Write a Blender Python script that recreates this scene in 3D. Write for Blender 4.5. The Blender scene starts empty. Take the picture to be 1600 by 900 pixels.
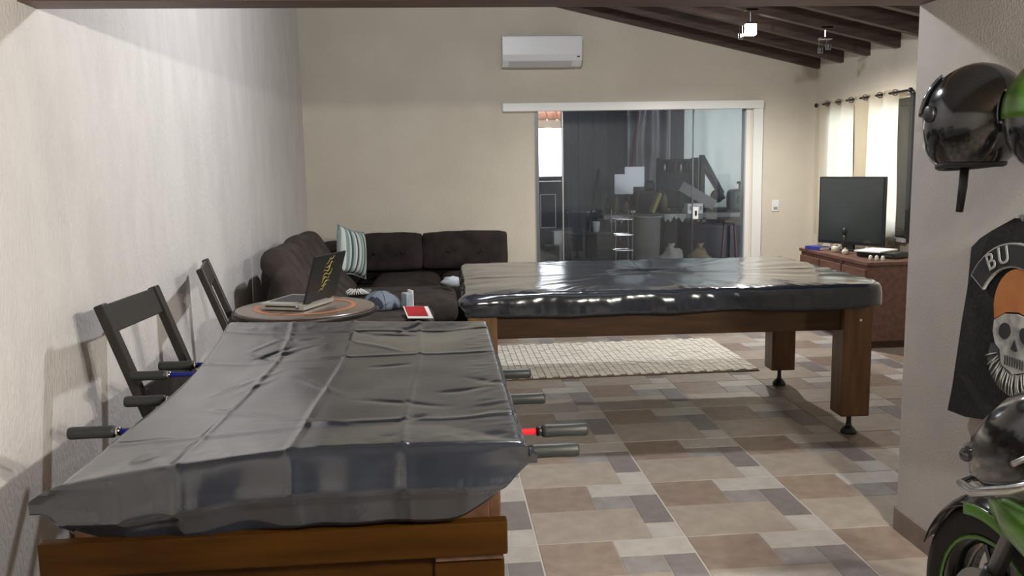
import bpy, bmesh, math, random
from math import pi, sin, cos, radians
from mathutils import Vector, Matrix, noise

random.seed(7)
S = bpy.context.scene
COL = S.collection

# ------------------------------------------------------------------ camera
CAM_H, FOC = 1.48, 1340.0
axd = Vector((685 - 800, 262 - 450, FOC)).normalized()          # depth axis seen in camera space (x right, y down, z forward)
tt = FOC * FOC / (188 + .019 * 115)
axu = Vector((.019 * tt, tt, FOC)).normalized()
axu = (axu - axd * axu.dot(axd)).normalized()
axr = axu.cross(axd)
Rw = Matrix((axr, axd, -axu))                                    # camera space -> world
rgt, dwn, fwd = Rw.col[0], Rw.col[1], Rw.col[2]
cam = bpy.data.cameras.new('camera'); cam.sensor_width = 36; cam.lens = 36 * FOC / 1600
cam.clip_start = .02
co = bpy.data.objects.new('camera', cam); COL.objects.link(co)
m = Matrix((rgt, -dwn, -fwd)).transposed().to_4x4(); m.translation = (0, 0, CAM_H)
co.matrix_world = m
S.camera = co

# ------------------------------------------------------------------ world, exposure
S.view_settings.view_transform = 'Standard'; S.view_settings.look = 'None'
S.view_settings.gamma = 1; S.view_settings.use_curve_mapping = False
S.view_settings.exposure = 0.05
W = bpy.data.worlds.new('overcast_sky'); S.world = W; W.use_nodes = True
bg = W.node_tree.nodes['Background']; bg.inputs[0].default_value = (.88, .94, 1, 1); bg.inputs[1].default_value = 5.0

LAMP_ROOM, LAMP_SPOT, LAMP_GARAGE = 170, 225, 310

# ------------------------------------------------------------------ materials
MATS = {}
def mat(name, col, rough=.6, metal=0, col2=None, scale=8, stretch=(1, 1, 1), bump=0, bscale=None, bstretch=None, spec=.5,
        trans=0, emit=0, coat=0, detail=4, kind='noise', lo=.35, hi=.65, rand=0, sheen=0):
    if name in MATS: return MATS[name]
    M = bpy.data.materials.new(name); M.use_nodes = True
    nt = M.node_tree; N = nt.nodes; L = nt.links
    b = N['Principled BSDF']
    b.inputs['Base Color'].default_value = (*col, 1); b.inputs['Roughness'].default_value = rough
    b.inputs['Metallic'].default_value = metal; b.inputs['Specular IOR Level'].default_value = spec
    if trans: b.inputs['Transmission Weight'].default_value = trans
    if coat: b.inputs['Coat Weight'].default_value = coat; b.inputs['Coat Roughness'].default_value = .15
    if sheen: b.inputs['Sheen Weight'].default_value = sheen
    if emit: b.inputs['Emission Color'].default_value = (*col, 1); b.inputs['Emission Strength'].default_value = emit
    tc = N.new('ShaderNodeTexCoord')
    def tex(sc, st, det):
        mp = N.new('ShaderNodeMapping'); mp.inputs['Scale'].default_value = st
        L.new(tc.outputs['Object'], mp.inputs[0])
        t = N.new('ShaderNodeTexNoise'); t.inputs['Scale'].default_value = sc; t.inputs['Detail'].default_value = det
        L.new(mp.outputs[0], t.inputs[0]); return t
    last = None
    if col2 is not None:
        t = tex(scale, stretch, detail)
        r = N.new('ShaderNodeValToRGB')
        r.color_ramp.elements[0].position = lo; r.color_ramp.elements[1].position = hi
        r.color_ramp.elements[0].color = (*col, 1); r.color_ramp.elements[1].color = (*col2, 1)
        L.new(t.outputs['Fac'], r.inputs[0]); last = r.outputs[0]
        if rand:
            oi = N.new('ShaderNodeObjectInfo'); hs = N.new('ShaderNodeHueSaturation')
            mr = N.new('ShaderNodeMapRange'); mr.inputs['To Min'].default_value = 1 - rand; mr.inputs['To Max'].default_value = 1 + rand
            L.new(oi.outputs['Random'], mr.inputs['Value']); L.new(mr.outputs[0], hs.inputs['Value'])
            L.new(last, hs.inputs['Color']); last = hs.outputs[0]
        L.new(last, b.inputs['Base Color'])
    if bump:
        t = tex(bscale or scale, bstretch or stretch, 5)
        bp = N.new('ShaderNodeBump'); bp.inputs['Strength'].default_value = bump; bp.inputs['Distance'].default_value = .02
        L.new(t.outputs['Fac'], bp.inputs['Height']); L.new(bp.outputs[0], b.inputs['Normal'])
    MATS[name] = M
    return M

def glass_mat(name, tint, gloss=.08, rough=.02, dust_glare=0):
    M = bpy.data.materials.new(name); M.use_nodes = True
    nt = M.node_tree; N = nt.nodes; L = nt.links
    N.remove(N['Principled BSDF']); out = N['Material Output']
    tr = N.new('ShaderNodeBsdfTransparent'); tr.inputs[0].default_value = (*tint, 1)
    gl = N.new('ShaderNodeBsdfGlossy'); gl.inputs['Roughness'].default_value = rough
    mx = N.new('ShaderNodeMixShader'); fr = N.new('ShaderNodeFresnel'); fr.inputs[0].default_value = 1.5
    mt = N.new('ShaderNodeMath'); mt.operation = 'ADD'; mt.inputs[1].default_value = gloss
    if dust_glare:
        df = N.new('ShaderNodeBsdfTranslucent'); df.inputs[0].default_value = (.75, .82, .95, 1); m2 = N.new('ShaderNodeMixShader'); m2.inputs[0].default_value = dust_glare  # bluish dust film, its tint also standing in for glare haze
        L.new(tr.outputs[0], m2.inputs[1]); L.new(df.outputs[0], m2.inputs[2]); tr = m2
    L.new(fr.outputs[0], mt.inputs[0]); L.new(mt.outputs[0], mx.inputs[0])
    L.new(tr.outputs[0], mx.inputs[1]); L.new(gl.outputs[0], mx.inputs[2]); L.new(mx.outputs[0], out.inputs[0])
    MATS[name] = M; return M

def cloth_mat(name, col, tw=.5):
    M = bpy.data.materials.new(name); M.use_nodes = True
    nt = M.node_tree; N = nt.nodes; L = nt.links
    N.remove(N['Principled BSDF']); out = N['Material Output']
    d = N.new('ShaderNodeBsdfDiffuse'); d.inputs[0].default_value = (*col, 1)
    t = N.new('ShaderNodeBsdfTranslucent'); t.inputs[0].default_value = (*col, 1)
    mx = N.new('ShaderNodeMixShader'); mx.inputs[0].default_value = tw
    L.new(d.outputs[0], mx.inputs[1]); L.new(t.outputs[0], mx.inputs[2]); L.new(mx.outputs[0], out.inputs[0])
    MATS[name] = M; return M

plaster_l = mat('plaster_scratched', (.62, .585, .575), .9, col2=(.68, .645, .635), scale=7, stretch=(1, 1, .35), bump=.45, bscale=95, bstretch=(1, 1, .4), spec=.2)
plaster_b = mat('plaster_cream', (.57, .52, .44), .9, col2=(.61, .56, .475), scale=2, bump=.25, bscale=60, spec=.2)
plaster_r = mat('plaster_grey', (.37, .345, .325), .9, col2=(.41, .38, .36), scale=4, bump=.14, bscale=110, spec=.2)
roofwood = mat('dark_roof_wood', (.042, .027, .022), .6, col2=(.085, .055, .043), scale=6, stretch=(.6, 6, 6), bump=.2)
lining = mat('light_ceiling_lining', (.30, .22, .15), .6, col2=(.40, .30, .21), scale=5, stretch=(6, .5, 6))
trimwood = mat('brown_edge_trim', (.10, .055, .045), .5, col2=(.15, .085, .07), scale=7, stretch=(.5, 5, 5))
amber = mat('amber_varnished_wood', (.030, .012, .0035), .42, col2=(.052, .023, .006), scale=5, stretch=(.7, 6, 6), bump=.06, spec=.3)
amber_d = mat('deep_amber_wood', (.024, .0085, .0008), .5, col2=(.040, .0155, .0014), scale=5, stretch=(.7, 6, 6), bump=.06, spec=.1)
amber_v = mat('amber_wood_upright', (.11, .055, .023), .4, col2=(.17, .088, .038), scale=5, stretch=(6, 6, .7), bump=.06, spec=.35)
darkwood = mat('dark_brown_wood', (.055, .024, .012), .45, col2=(.09, .042, .022), scale=5, stretch=(6, .8, 6))
cabwood = mat('red_brown_cabinet_wood', (.11, .05, .035), .45, col2=(.17, .08, .055), scale=5, stretch=(5, .7, 5), coat=.2)
vinyl = mat('black_vinyl', (.015, .019, .028), .18, col2=(.022, .027, .039), scale=5, bump=.05, bscale=30, bstretch=(1, 1.6, 1), spec=.3, coat=1)
blackp = mat('black_plastic', (.012, .013, .014), .4)
rubber = mat('black_rubber', (.022, .026, .026), .5, spec=.4)
chrome = mat('chrome', (.65, .65, .66), .12, 1)
steel = mat('brushed_steel', (.32, .32, .33), .35, 1)
darkmetal = mat('dark_metal', (.04, .04, .042), .4, .8)
blue_r = mat('blue_rod_paint', (.015, .03, .38), .3)
red_r = mat('red_rod_paint', (.55, .02, .03), .3)
espresso = mat('espresso_stained_wood', (.013, .009, .008), .45, col2=(.022, .015, .012), scale=6, stretch=(5, 5, .7))
sofa_m = mat('dark_brown_suede', (.020, .015, .0145), .95, col2=(.036, .027, .026), scale=7, bump=.12, bscale=140, spec=.15)
sofa_l = mat('taupe_suede', (.042, .033, .030), .95, col2=(.066, .053, .047), scale=7, bump=.12, bscale=140, spec=.15)
white_p = mat('white_plastic', (.72, .73, .75), .35)
white_f = mat('white_painted_frame', (.74, .74, .73), .4)
cream_f = mat('cream_frame', (.70, .62, .47), .5)
paper_m = mat('white_paper', (.8, .8, .78), .8)
lens = mat('lamp_diffuser', (1, .97, .93), .4, emit=45)
crystal = glass_mat('clear_crystal', (.9, .9, .95), .3)
pane_m = glass_mat('window_glass', (.90, .93, .95), .035, .015)
dust_glare_m = glass_mat('dust_glare_door_glass', (.92, .95, .97), .035, .015, .10)  # door panes: glare haze put into the glass as a dusty film
shield_m = glass_mat('smoked_windscreen', (.25, .27, .28), .12)
grout = mat('tile_grout', (.46, .43, .40), .9)

# ------------------------------------------------------------------ mesh helpers
class MB:
    def __init__(s): s.b = bmesh.new()
    def box(s, c, d, rot=None, bev=0):
        r = bmesh.ops.create_cube(s.b, size=1)
        vs = r['verts']
        M = Matrix.Translation(Vector(c)) @ ((rot.to_4x4() if rot is not None else Matrix()) @ Matrix.Diagonal((d[0], d[1], d[2], 1)))
        bmesh.ops.transform(s.b, matrix=M, verts=vs)
        if bev:
            es = list({e for v in vs for e in v.link_edges})
            bmesh.ops.bevel(s.b, geom=es, offset=bev, segments=2, affect='EDGES', profile=.6)
        return s
    def bar(s, a, b, w, h=None, bev=0, up=(0, 0, 1)):
        a, b = Vector(a), Vector(b); d = b - a; z = d.normalized(); u = Vector(up)
        if abs(z.dot(u)) > .98: u = Vector((0, 1, 0))
        x = u.cross(z).normalized(); y = z.cross(x)
        s.box((a + b) / 2, (w, h or w, d.length), Matrix((x, y, z)).transposed(), bev); return s
    def tube(s, pts, r, n=10, cap=True):
        pts = [Vector(p) for p in pts]; rs = r if isinstance(r, (list, tuple)) else [r] * len(pts)
        rings = []; px = None
        for i, p in enumerate(pts):
            d = (pts[min(i + 1, len(pts) - 1)] - pts[max(i - 1, 0)]).normalized()
            if px is None:
                u = Vector((0, 0, 1)) if abs(d.z) < .9 else Vector((0, 1, 0)); px = u.cross(d).normalized()
            else: px = (px - d * px.dot(d)).normalized()
            py = d.cross(px)
            rings.append([s.b.verts.new(p + (px * cos(2 * pi * k / n) + py * sin(2 * pi * k / n)) * rs[i]) for k in range(n)])
        for A, B in zip(rings, rings[1:]):
            for k in range(n): s.b.faces.new((A[k], A[(k + 1) % n], B[(k + 1) % n], B[k]))
        if cap: s.b.faces.new(rings[0][::-1]); s.b.faces.new(rings[-1])
        return s
    def lathe(s, prof, c=(0, 0, 0), n=24, rot=None, cap=True):
        c = Vector(c); R = rot or Matrix.Identity(3); rings = []
        for r, z in prof:
            rings.append([s.b.verts.new(c + R @ Vector((r * cos(2 * pi * k / n), r * sin(2 * pi * k / n), z))) for k in range(n)])
        for A, B in zip(rings, rings[1:]):
            for k in range(n): s.b.faces.new((A[k], A[(k + 1) % n], B[(k + 1) % n], B[k]))
        if cap: s.b.faces.new(rings[0][::-1]); s.b.faces.new(rings[-1])
        return s
    def prism(s, poly, lo, hi, axes='xy'):
        # polygon in two axes, extruded along the third
        idx = {'xy': (0, 1, 2), 'xz': (0, 2, 1), 'yz': (1, 2, 0)}[axes]
        def V(p, h):
            v = [0, 0, 0]; v[idx[0]] = p[0]; v[idx[1]] = p[1]; v[idx[2]] = h; return s.b.verts.new(v)
        A = [V(p, lo) for p in poly]; B = [V(p, hi) for p in poly]; n = len(poly)
        s.b.faces.new(A[::-1]); s.b.faces.new(B)
        for k in range(n): s.b.faces.new((A[k], A[(k + 1) % n], B[(k + 1) % n], B[k]))
        return s
    def grid(s, f, nu, nv):
        V = [[s.b.verts.new(f(i / nu, j / nv)) for j in range(nv + 1)] for i in range(nu + 1)]
        for i in range(nu):
            for j in range(nv): s.b.faces.new((V[i][j], V[i + 1][j], V[i + 1][j + 1], V[i][j + 1]))
        return s
    def ball(s, c, r, sc=(1, 1, 1), nu=20, nv=12, f=None):
        c = Vector(c); rings = []
        for j in range(1, nv):
            th = pi * j / nv
            rings.append([(sin(th) * cos(2 * pi * k / nu), sin(th) * sin(2 * pi * k / nu), cos(th)) for k in range(nu)])
        def mk(p):
            v = Vector((p[0] * sc[0], p[1] * sc[1], p[2] * sc[2])) * r
            if f: v = f(v)
            return s.b.verts.new(c + v)
        R = [[mk(p) for p in ring] for ring in rings]; T = mk((0, 0, 1)); B = mk((0, 0, -1))
        for A, C in zip(R, R[1:]):
            for k in range(nu): s.b.faces.new((A[k], C[k], C[(k + 1) % nu], A[(k + 1) % nu]))
        for k in range(nu):
            s.b.faces.new((T, R[0][k], R[0][(k + 1) % nu])); s.b.faces.new((B, R[-1][(k + 1) % nu], R[-1][k]))
        return s
    def cushion(s, c, d, r=.06, puff=.04, n=8, rot=None, wob=0):
        # rounded, puffed box
        c = Vector(c); R = rot or Matrix.Identity(3)
        h = Vector(d) / 2; r = min(r, min(h) * .98)
        bm2 = bmesh.new(); bmesh.ops.create_cube(bm2, size=2)
        bmesh.ops.subdivide_edges(bm2, edges=bm2.edges[:], cuts=n, use_grid_fill=True)
        mp = {}
        for v in bm2.verts:
            p = Vector((v.co.x * h.x, v.co.y * h.y, v.co.z * h.z))
            q = Vector([max(-h[i] + r, min(h[i] - r, p[i])) for i in range(3)])
            dd = p - q
            p = q + (dd.normalized() * r if dd.length > 1e-6 else dd)
            e = [1 - abs(v.co[i]) ** 2 for i in range(3)]
            for i in range(3):
                j, k = (i + 1) % 3, (i + 2) % 3
                p[i] += puff * v.co[i] * e[j] * e[k] * (h[i] < max(h) * .8 or .3)
            if wob: p += noise.noise_vector(p * 7 + c * 3) * wob
            mp[v.index] = s.b.verts.new(c + R @ p)
        for f in bm2.faces: s.b.faces.new([mp[v.index] for v in f.verts])
        bm2.free(); return s
    def build(s, name, m, parent=None, smooth=False, loc=None, solid=0):
        bmesh.ops.recalc_face_normals(s.b, faces=s.b.faces[:])
        me = bpy.data.meshes.new(name); s.b.to_mesh(me); s.b.free()
        for mm in (m if isinstance(m, (list, tuple)) else [m]): me.materials.append(mm)
        if smooth: 
            for p in me.polygons: p.use_smooth = True
        o = bpy.data.objects.new(name, me); COL.objects.link(o)
        if parent: o.parent = parent
        if loc: o.location = loc
        if solid:
            md = o.modifiers.new('thickness', 'SOLIDIFY'); md.thickness = solid; md.offset = 0
        return o

def thing(name, label, cat, loc=(0, 0, 0), rz=0, group=None):
    o = bpy.data.objects.new(name, None); o.empty_display_size = .1; COL.objects.link(o)
    o.location = loc; o.rotation_euler = (0, 0, rz); return tag(o, label, cat, group)
def tag(o, label, cat, group=None):
    o['label'] = label; o['category'] = cat
    if group: o['group'] = group
    return o
def struct(name, mb, m, parent=None, smooth=False):
    o = mb.build(name, m, parent, smooth)
    if not parent: o['kind'] = 'structure'
    return o
def copy_tree(o, parent=None):
    c = o.copy(); COL.objects.link(c)
    if parent: c.parent = parent
    for ch in list(o.children): copy_tree(ch, c)
    return c
def rotz(a): return Matrix.Rotation(a, 3, 'Z')
def rotx(a): return Matrix.Rotation(a, 3, 'X')
def roty(a): return Matrix.Rotation(a, 3, 'Y')

# ------------------------------------------------------------------ the setting
XL, XR, XP, YB, YE, Y0 = -1.35, 4.0, 1.8, 8.95, 3.16, -3.2
SL = .231
def roof(x): return 2.43 + SL * (4.0 - x)          # underside of the rafters

# floor of printed stone-pattern tiles
fb = MB(); fb.box(((XL + XR) / 2, (Y0 + YB) / 2, -.0525), (XR - XL + .3, YB - Y0 + .3, .1))
floor = struct('floor', fb, grout)
tile_cols = [mat('tile_brown', (.215, .160, .126), .42, col2=(.275, .21, .167), scale=14, rand=.08, bump=.1, bscale=60),
             mat('tile_cream', (.385, .355, .33), .42, col2=(.45, .42, .39), scale=14, rand=.06, bump=.1, bscale=60),
             mat('tile_grey', (.225, .207, .20), .42, col2=(.28, .258, .25), scale=14, rand=.07, bump=.1, bscale=60),
             mat('tile_dark', (.17, .148, .145), .42, col2=(.215, .188, .184), scale=14, rand=.08, bump=.1, bscale=60),
             mat('tile_tan', (.30, .252, .212), .42, col2=(.36, .306, .258), scale=14, rand=.06, bump=.1, bscale=60)]
def tile_mesh():
    TS = .597; me = bpy.data.meshes.new('tile'); bm = bmesh.new()
    blocks = [(0, .5, 0, .48, 0), (.5, 1, 0, .24, 1), (.5, .78, .24, .48, 2), (.78, 1, .24, .75, 3), (0, .78, .48, 1, 4), (.78, 1, .75, 1, 1)]
    for u0, u1, v0, v1, mi in blocks:
        g = [.004 if a in (0, 1) else .0012 for a in (u0, u1, v0, v1)]
        x0, x1 = u0 * TS + g[0], u1 * TS - g[1]; y0, y1 = -v1 * TS + g[3], -v0 * TS - g[2]
        hh = 0; e = .0015
        bot = [bm.verts.new(p) for p in ((x0, y0, -.011), (x1, y0, -.011), (x1, y1, -.011), (x0, y1, -.011))]
        mid = [bm.verts.new(p) for p in ((x0, y0, hh - .0012), (x1, y0, hh - .0012), (x1, y1, hh - .0012), (x0, y1, hh - .0012))]
        top = [bm.verts.new(p) for p in ((x0 + e, y0 + e, hh), (x1 - e, y0 + e, hh), (x1 - e, y1 - e, hh), (x0 + e, y1 - e, hh))]
        fs = [bm.faces.new(top)]
        for A, B in ((bot, mid), (mid, top)):
            for k in range(4): fs.append(bm.faces.new((A[k], A[(k + 1) % 4], B[(k + 1) % 4], B[k])))
        for f in fs: f.material_index = mi
    bmesh.ops.recalc_face_normals(bm, faces=bm.faces[:]); bm.to_mesh(me); bm.free()
    for mm in tile_cols: me.materials.append(mm)
    return me
TM = tile_mesh()
for i in range(-3, 7):
    for j in range(-9, 9):
        x = .344 + .597 * i; y = 3.787 + .597 * j
        if x < XL - .6 or x > XR or (x > XP and y < YE - .1): continue
        if y > YB + .3: continue
        t = bpy.data.objects.new('tile', TM); COL.objects.link(t); t.parent = floor; t.location = (x, y, 0)

wt = .14
b = MB(); b.box((XL - wt / 2, (Y0 + YB) / 2 + .1, 1.9), (wt, YB - Y0 + .2, 3.8)); struct('wall_left', b, plaster_l)
# back wall with the door opening
DX0, DX1, DZ = 1.02, 3.30, 2.06
b = MB()
b.prism([(XL, 0), (DX0, 0), (DX0, DZ), (DX1, DZ), (DX1, 0), (XR + .14, 0), (XR + .14, roof(XR) + .2), (XL, roof(XL) + .2)], YB, YB + .15, 'xz')
struct('wall_back', b, plaster_b)
# right wall with the window opening
WY0, WY1, WZ0, WZ1 = 7.06, 8.62, .80, 2.0
b = MB()
for y0, y1, z0, z1 in ((YE, WY0, 0, 2.62), (WY1, YB, 0, 2.62), (WY0, WY1, 0, WZ0), (WY0, WY1, WZ1, 2.62)):
    b.box((XR + .07, (y0 + y1) / 2, (z0 + z1) / 2), (.14, y1 - y0, z1 - z0))
b.box((XR + .07, 7.82, 1.4), (.10, .30, WZ1 - WZ0)); struct('wall_right', b, plaster_b)
# partition at the right of the entrance, and the wall closing the side room
YO = Y0
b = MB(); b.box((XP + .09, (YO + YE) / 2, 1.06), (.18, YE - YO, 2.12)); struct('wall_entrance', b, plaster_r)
b = MB(); b.box(((XL + XP) / 2, Y0 - .07, 1.06), (XP - XL + .3, .14, 2.12)); struct('wall_entrance_rear', b, darkwood)
b = MB(); b.box(((XP + XR) / 2 + .16, YE - .07, 1.3), (XR - XP - .02, .14, 2.6))
b.prism([(XL, 2.14), (XR, 2.14), (XR, roof(XR) + .15), (XL, roof(XL) + .15)], YE - .14, YE, 'xz')
struct('wall_front', b, plaster_b)
b = MB(); b.box((XP - .006, (YO + YE) / 2, .045), (.012, YE - YO, .09)); b.box((XP + .09, YE + .006, .045), (.19, .012, .09))
struct('baseboard_entrance', b, mat('brown_skirting_tile', (.14, .105, .09), .5, col2=(.19, .15, .13), scale=12))
# roof: boards carried by rafters
b = MB(); b.prism([(XL - .1, roof(XL - .1) + .20), (XR + .5, roof(XR + .5) + .20), (XR + .5, roof(XR + .5) + .24), (XL - .1, roof(XL - .1) + .24)], YE - .1, YB + .1, 'xz')
ceil = struct('ceiling', b, roofwood)
k = 0
bw = .155
x = XL - .05
while x < XR + .4:                                     # lining boards run along the room
    c = MB(); x1 = x + bw - .006
    c.prism([(x, roof(x) + .145), (x1, roof(x1) + .145), (x1, roof(x1) + .165), (x, roof(x) + .165)], YE - .02, YB, 'xz'); c.build('board', roofwood, ceil); x += bw
for i in range(11):
    y = 8.905 - .525 * i
    c = MB(); c.prism([(XL, roof(XL)), (XR + .0, roof(XR)), (XR, roof(XR) + .14), (XL, roof(XL) + .14)], y - .035, y + .035, 'xz')
    c.build('rafter', roofwood, ceil)
# low lined ceiling over the entrance
b = MB(); b.box(((XL + XP) / 2, (Y0 + YE) / 2 - .08, 2.125), (XP - XL + .1, YE - Y0 - .12, .03))
low = struct('ceiling_entrance', b, lining)
x = XL
while x < XP:
    c = MB(); c.box((x + .048, (Y0 + YE) / 2 - .07, 2.102), (.092, YE - Y0 - .14, .016), bev=.003); c.build('slat', lining, low); x += .1
b = MB(); b.box(((XL + XP) / 2, YE - .07, 2.092), (XP - XL, .14, .1)); struct('trim_1', b, trimwood)

# ---- sliding glass door
door = MB()
door.box((DX1 + .06, YB - .02, DZ / 2 + .02), (.10, .06, DZ + .04)); door.box((DX1 - .03, YB + .06, DZ / 2), (.05, .14, DZ))
door1 = struct('door_1', door, white_f)
MB().box((1.025, YB + .02, DZ / 2), (.03, .07, DZ)).build('jamb', mat('dark_grey_aluminium', (.12, .125, .14), .4, .5), door1)
MB().box((2.04, YB - .035, 2.075), (2.74, .07, .085), bev=.006).build('rail_box', white_f, door1)
MB().box(((DX0 + DX1) / 2, YB + .06, .008), (DX1 - DX0, .12, .016)).build('floor_track', steel, door1)
MB().box((DX1 + .015, YB - .004, 1.02), (.05, .015, 2.04)).build('jamb', cream_f, door1)
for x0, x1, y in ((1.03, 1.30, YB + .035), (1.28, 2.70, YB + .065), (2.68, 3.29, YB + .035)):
    p = MB().box(((x0 + x1) / 2, y, 1.03), (x1 - x0, .008, 2.02)).build('pane', dust_glare_m, door1)
    MB().box((x1 - .004, y, 1.03), (.012, .014, 2.02)).build('edge_profile', steel, p)
lk = MB().box((2.715, YB + .02, .95), (.06, .03, .13), bev=.006).build('lock', white_p, door1)
MB().box((2.715, YB + .0, .95), (.02, .016, .05), bev=.003).build('latch', darkmetal, lk)

# ---- window with curtains
wb = MB()
for a in ((WY0 + .03, .06), (WY1 - .03, .06), ((WY0 + WY1) / 2, .02)): wb.box((XR + .06, a[0], (WZ0 + WZ1) / 2), (.06, a[1], WZ1 - WZ0))
for z in (WZ0 + .03, WZ1 - .03): wb.box((XR + .06, (WY0 + WY1) / 2, z), (.059, WY1 - WY0, .06))
win = struct('window_1', wb, mat('dark_window_frame', (.03, .032, .035), .4))
for y in ((WY0 * .75 + WY1 * .25), (WY0 * .25 + WY1 * .75)):
    MB().box((XR + .06, y, (WZ0 + WZ1) / 2), (.006, (WY1 - WY0) / 2 - .09, WZ1 - WZ0 - .12)).build('pane', pane_m, win)
MB().box((XR - .012, WY0 - .022, (WZ0 + WZ1) / 2), (.024, .05, WZ1 - WZ0 + .06)).build('casing', MATS['dark_window_frame'], win)
MB().box((XR + .0, (WY0 + WY1) / 2, WZ0 - .015), (.12, WY1 - WY0 + .06, .03)).build('window_sill', white_f, win)
rod = thing('curtain_rod', 'thin dark curtain rod with ring grommets above the right-hand window', 'curtain rod', (3.93, 0, 2.045))
MB().tube([(0, 6.98, 0), (0, 8.78, 0)], .011).build('rod', darkmetal, rod)
for y in (6.98, 8.78): MB().ball((0, y, 0), .022).build('finial', darkmetal, rod, True)
for y in (7.05, 8.72): MB().bar((0, y, 0), (.07, y, 0), .014).build('bracket', darkmetal, rod)
cur = cloth_mat('thin_cream_curtain', (.84, .77, .63), .7)
def curtain(y0, y1, label, amp, nw, z0):
    t = thing('curtain', label, 'curtain', (3.93, 0, 0), group='curtains at the right-hand window')
    def f(u, v):
        y = y0 + (y1 - y0) * u; a = amp * (.75 + .25 * v)
        return (a * sin(u * nw * 2 * pi + .4 * sin(v * 3)), y + .015 * sin(v * 5 + u * 9), 2.075 - (2.075 - z0) * v)
    MB().grid(f, nw * 12, 14).build('cloth', cur, t, True)
    for i in range(nw * 2):
        u = (i + .5) / (nw * 2)
        MB().lathe([(.020, -.003), (.029, -.003), (.029, .003), (.020, .003), (.020, -.003)], (0, y0 + (y1 - y0) * u, 2.045), 14, rotx(pi / 2), cap=False).build('grommet', steel, t)
    return t
curtain(7.96, 8.72, 'cream translucent curtain panel on the far left half of the window', .035, 3, .72)
curtain(7.16, 7.94, 'cream translucent curtain panel on the near right half of the window', .035, 3, .72)

# ---- wall fittings
ac = thing('air_conditioner', 'white split air conditioner high on the back wall above the door', 'air conditioner', (1.07, YB, 2.47))
pr = [(0, 0), (-.12, 0), (-.19, .05), (-.215, .11), (-.215, .285), (-.20, .295), (0, .295)]
MB().prism(pr, -.40, .40, 'yz').build('housing', white_p, ac)
MB().prism([(-.13, -.004), (-.19, .04), (-.196, .048), (-.135, .004)], -.33, .30, 'yz').build('louver', mat('light_grey_plastic', (.52, .52, .52), .4), ac)
MB().box((0, -.2165, .20), (.79, .004, .165), bev=.0015).build('front_panel', white_p, ac)
MB().box((.36, -.217, .085), (.025, .004, .012)).build('indicator', darkmetal, ac)
sw = thing('light_switch', 'white wall switch plate to the right of the glass door', 'switch', (3.58, YB - .006, 1.01))
MB().box((0, 0, 0), (.075, .012, .12), bev=.004).build('plate', white_p, sw); MB().box((0, -.008, -.025), (.04, .008, .028), bev=.002).build('rocker', mat('grey_switch', (.3, .28, .27), .5), sw)
tag(MB().box((3.985, 8.74, 1.245), (.02, .05, .13), bev=.004).build('hanging_tag', mat('faded_red', (.45, .12, .09), .7)), 'small red tag on the wall left of the television', 'tag')

# ------------------------------------------------------------------ lamps
def point(name, loc, w, col, r, parent=None):
    l = bpy.data.lights.new(name, 'POINT'); l.energy = w; l.color = col; l.shadow_soft_size = r
    o = bpy.data.objects.new(name, l); COL.objects.link(o); o.location = loc
    if parent: o.parent = parent
    return o
def spot_lamp(loc, label, lit, drops, stem):
    t = thing('ceiling_lamp', label, 'ceiling lamp', loc, group='small lamps hung from the rafters')
    MB().box((0, 0, stem), (.11, .07, .02), bev=.004).build('base_plate', chrome, t)
    MB().tube([(0, 0, stem), (0, 0, .05)], .008).build('stem', chrome, t)
    MB().box((0, 0, .045), (.10, .07, .02), bev=.004).build('housing', chrome, t)
    if lit:
        MB().box((0, 0, -.01), (.085, .06, .09), bev=.006).build('diffuser', lens, t)
        sl_ = bpy.data.lights.new('lamp_light', 'SPOT'); sl_.energy = LAMP_SPOT; sl_.color = (1, .96, .90); sl_.shadow_soft_size = .04; sl_.spot_size = radians(164); sl_.spot_blend = .6
        so_ = bpy.data.objects.new('lamp_light', sl_); COL.objects.link(so_); so_.parent = t; so_.location = (0, 0, -.07)
    for dx, dz in drops:
        d = MB().box((dx, .03, dz), (.018, .018, .05), bev=.004).build('glass_drop', crystal, t)
        MB().tube([(dx, .03, dz + .025), (dx, .03, .05)], .002, 6).build('hook', chrome, d)
    return t
spot_lamp((2.68, 7.33, 2.60), 'lit white lamp under the dark rafters, the bright one', True, ((-.085, -.06), (-.06, -.06)), .155)
spot_lamp((3.34, 7.33, 2.47), 'unlit crystal lamp under the dark rafters, right of the lit one', False, ((-.04, -.05), (-.015, -.05), (.03, -.02), (.055, -.02)), .135)
pend = thing('pendant_lamp', 'white globe pendant hanging from the rafters near the left wall', 'ceiling lamp', (.65, 4.75, 3.06))
MB().ball((0, 0, 0), .09).build('globe', mat('white_globe', (1, .96, .9), .4, emit=8), pend, True)
MB().tube([(0, 0, .09), (0, 0, roof(.65) - 3.06 + .1)], .006).build('cord', blackp, pend)
point('lamp_light', (0, 0, -.16), LAMP_ROOM, (.94, .97, 1), .06, pend)
tub = thing('ceiling_tube_light', 'white tube light on the low entrance ceiling', 'ceiling lamp', (1.5, .45, 2.06))
MB().box((0, 0, .02), (.07, .62, .03), bev=.004).build('batten', white_p, tub)
MB().tube([(0, -.29, -.005), (0, .29, -.005)], .014).build('tube', mat('tube_glass', (1, .98, .95), .4, emit=12), tub, True)
for dy in (-.18, .18): point('tube_light', (0, dy, -.05), LAMP_GARAGE / 2, (1, .98, .87), .03, tub)

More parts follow.
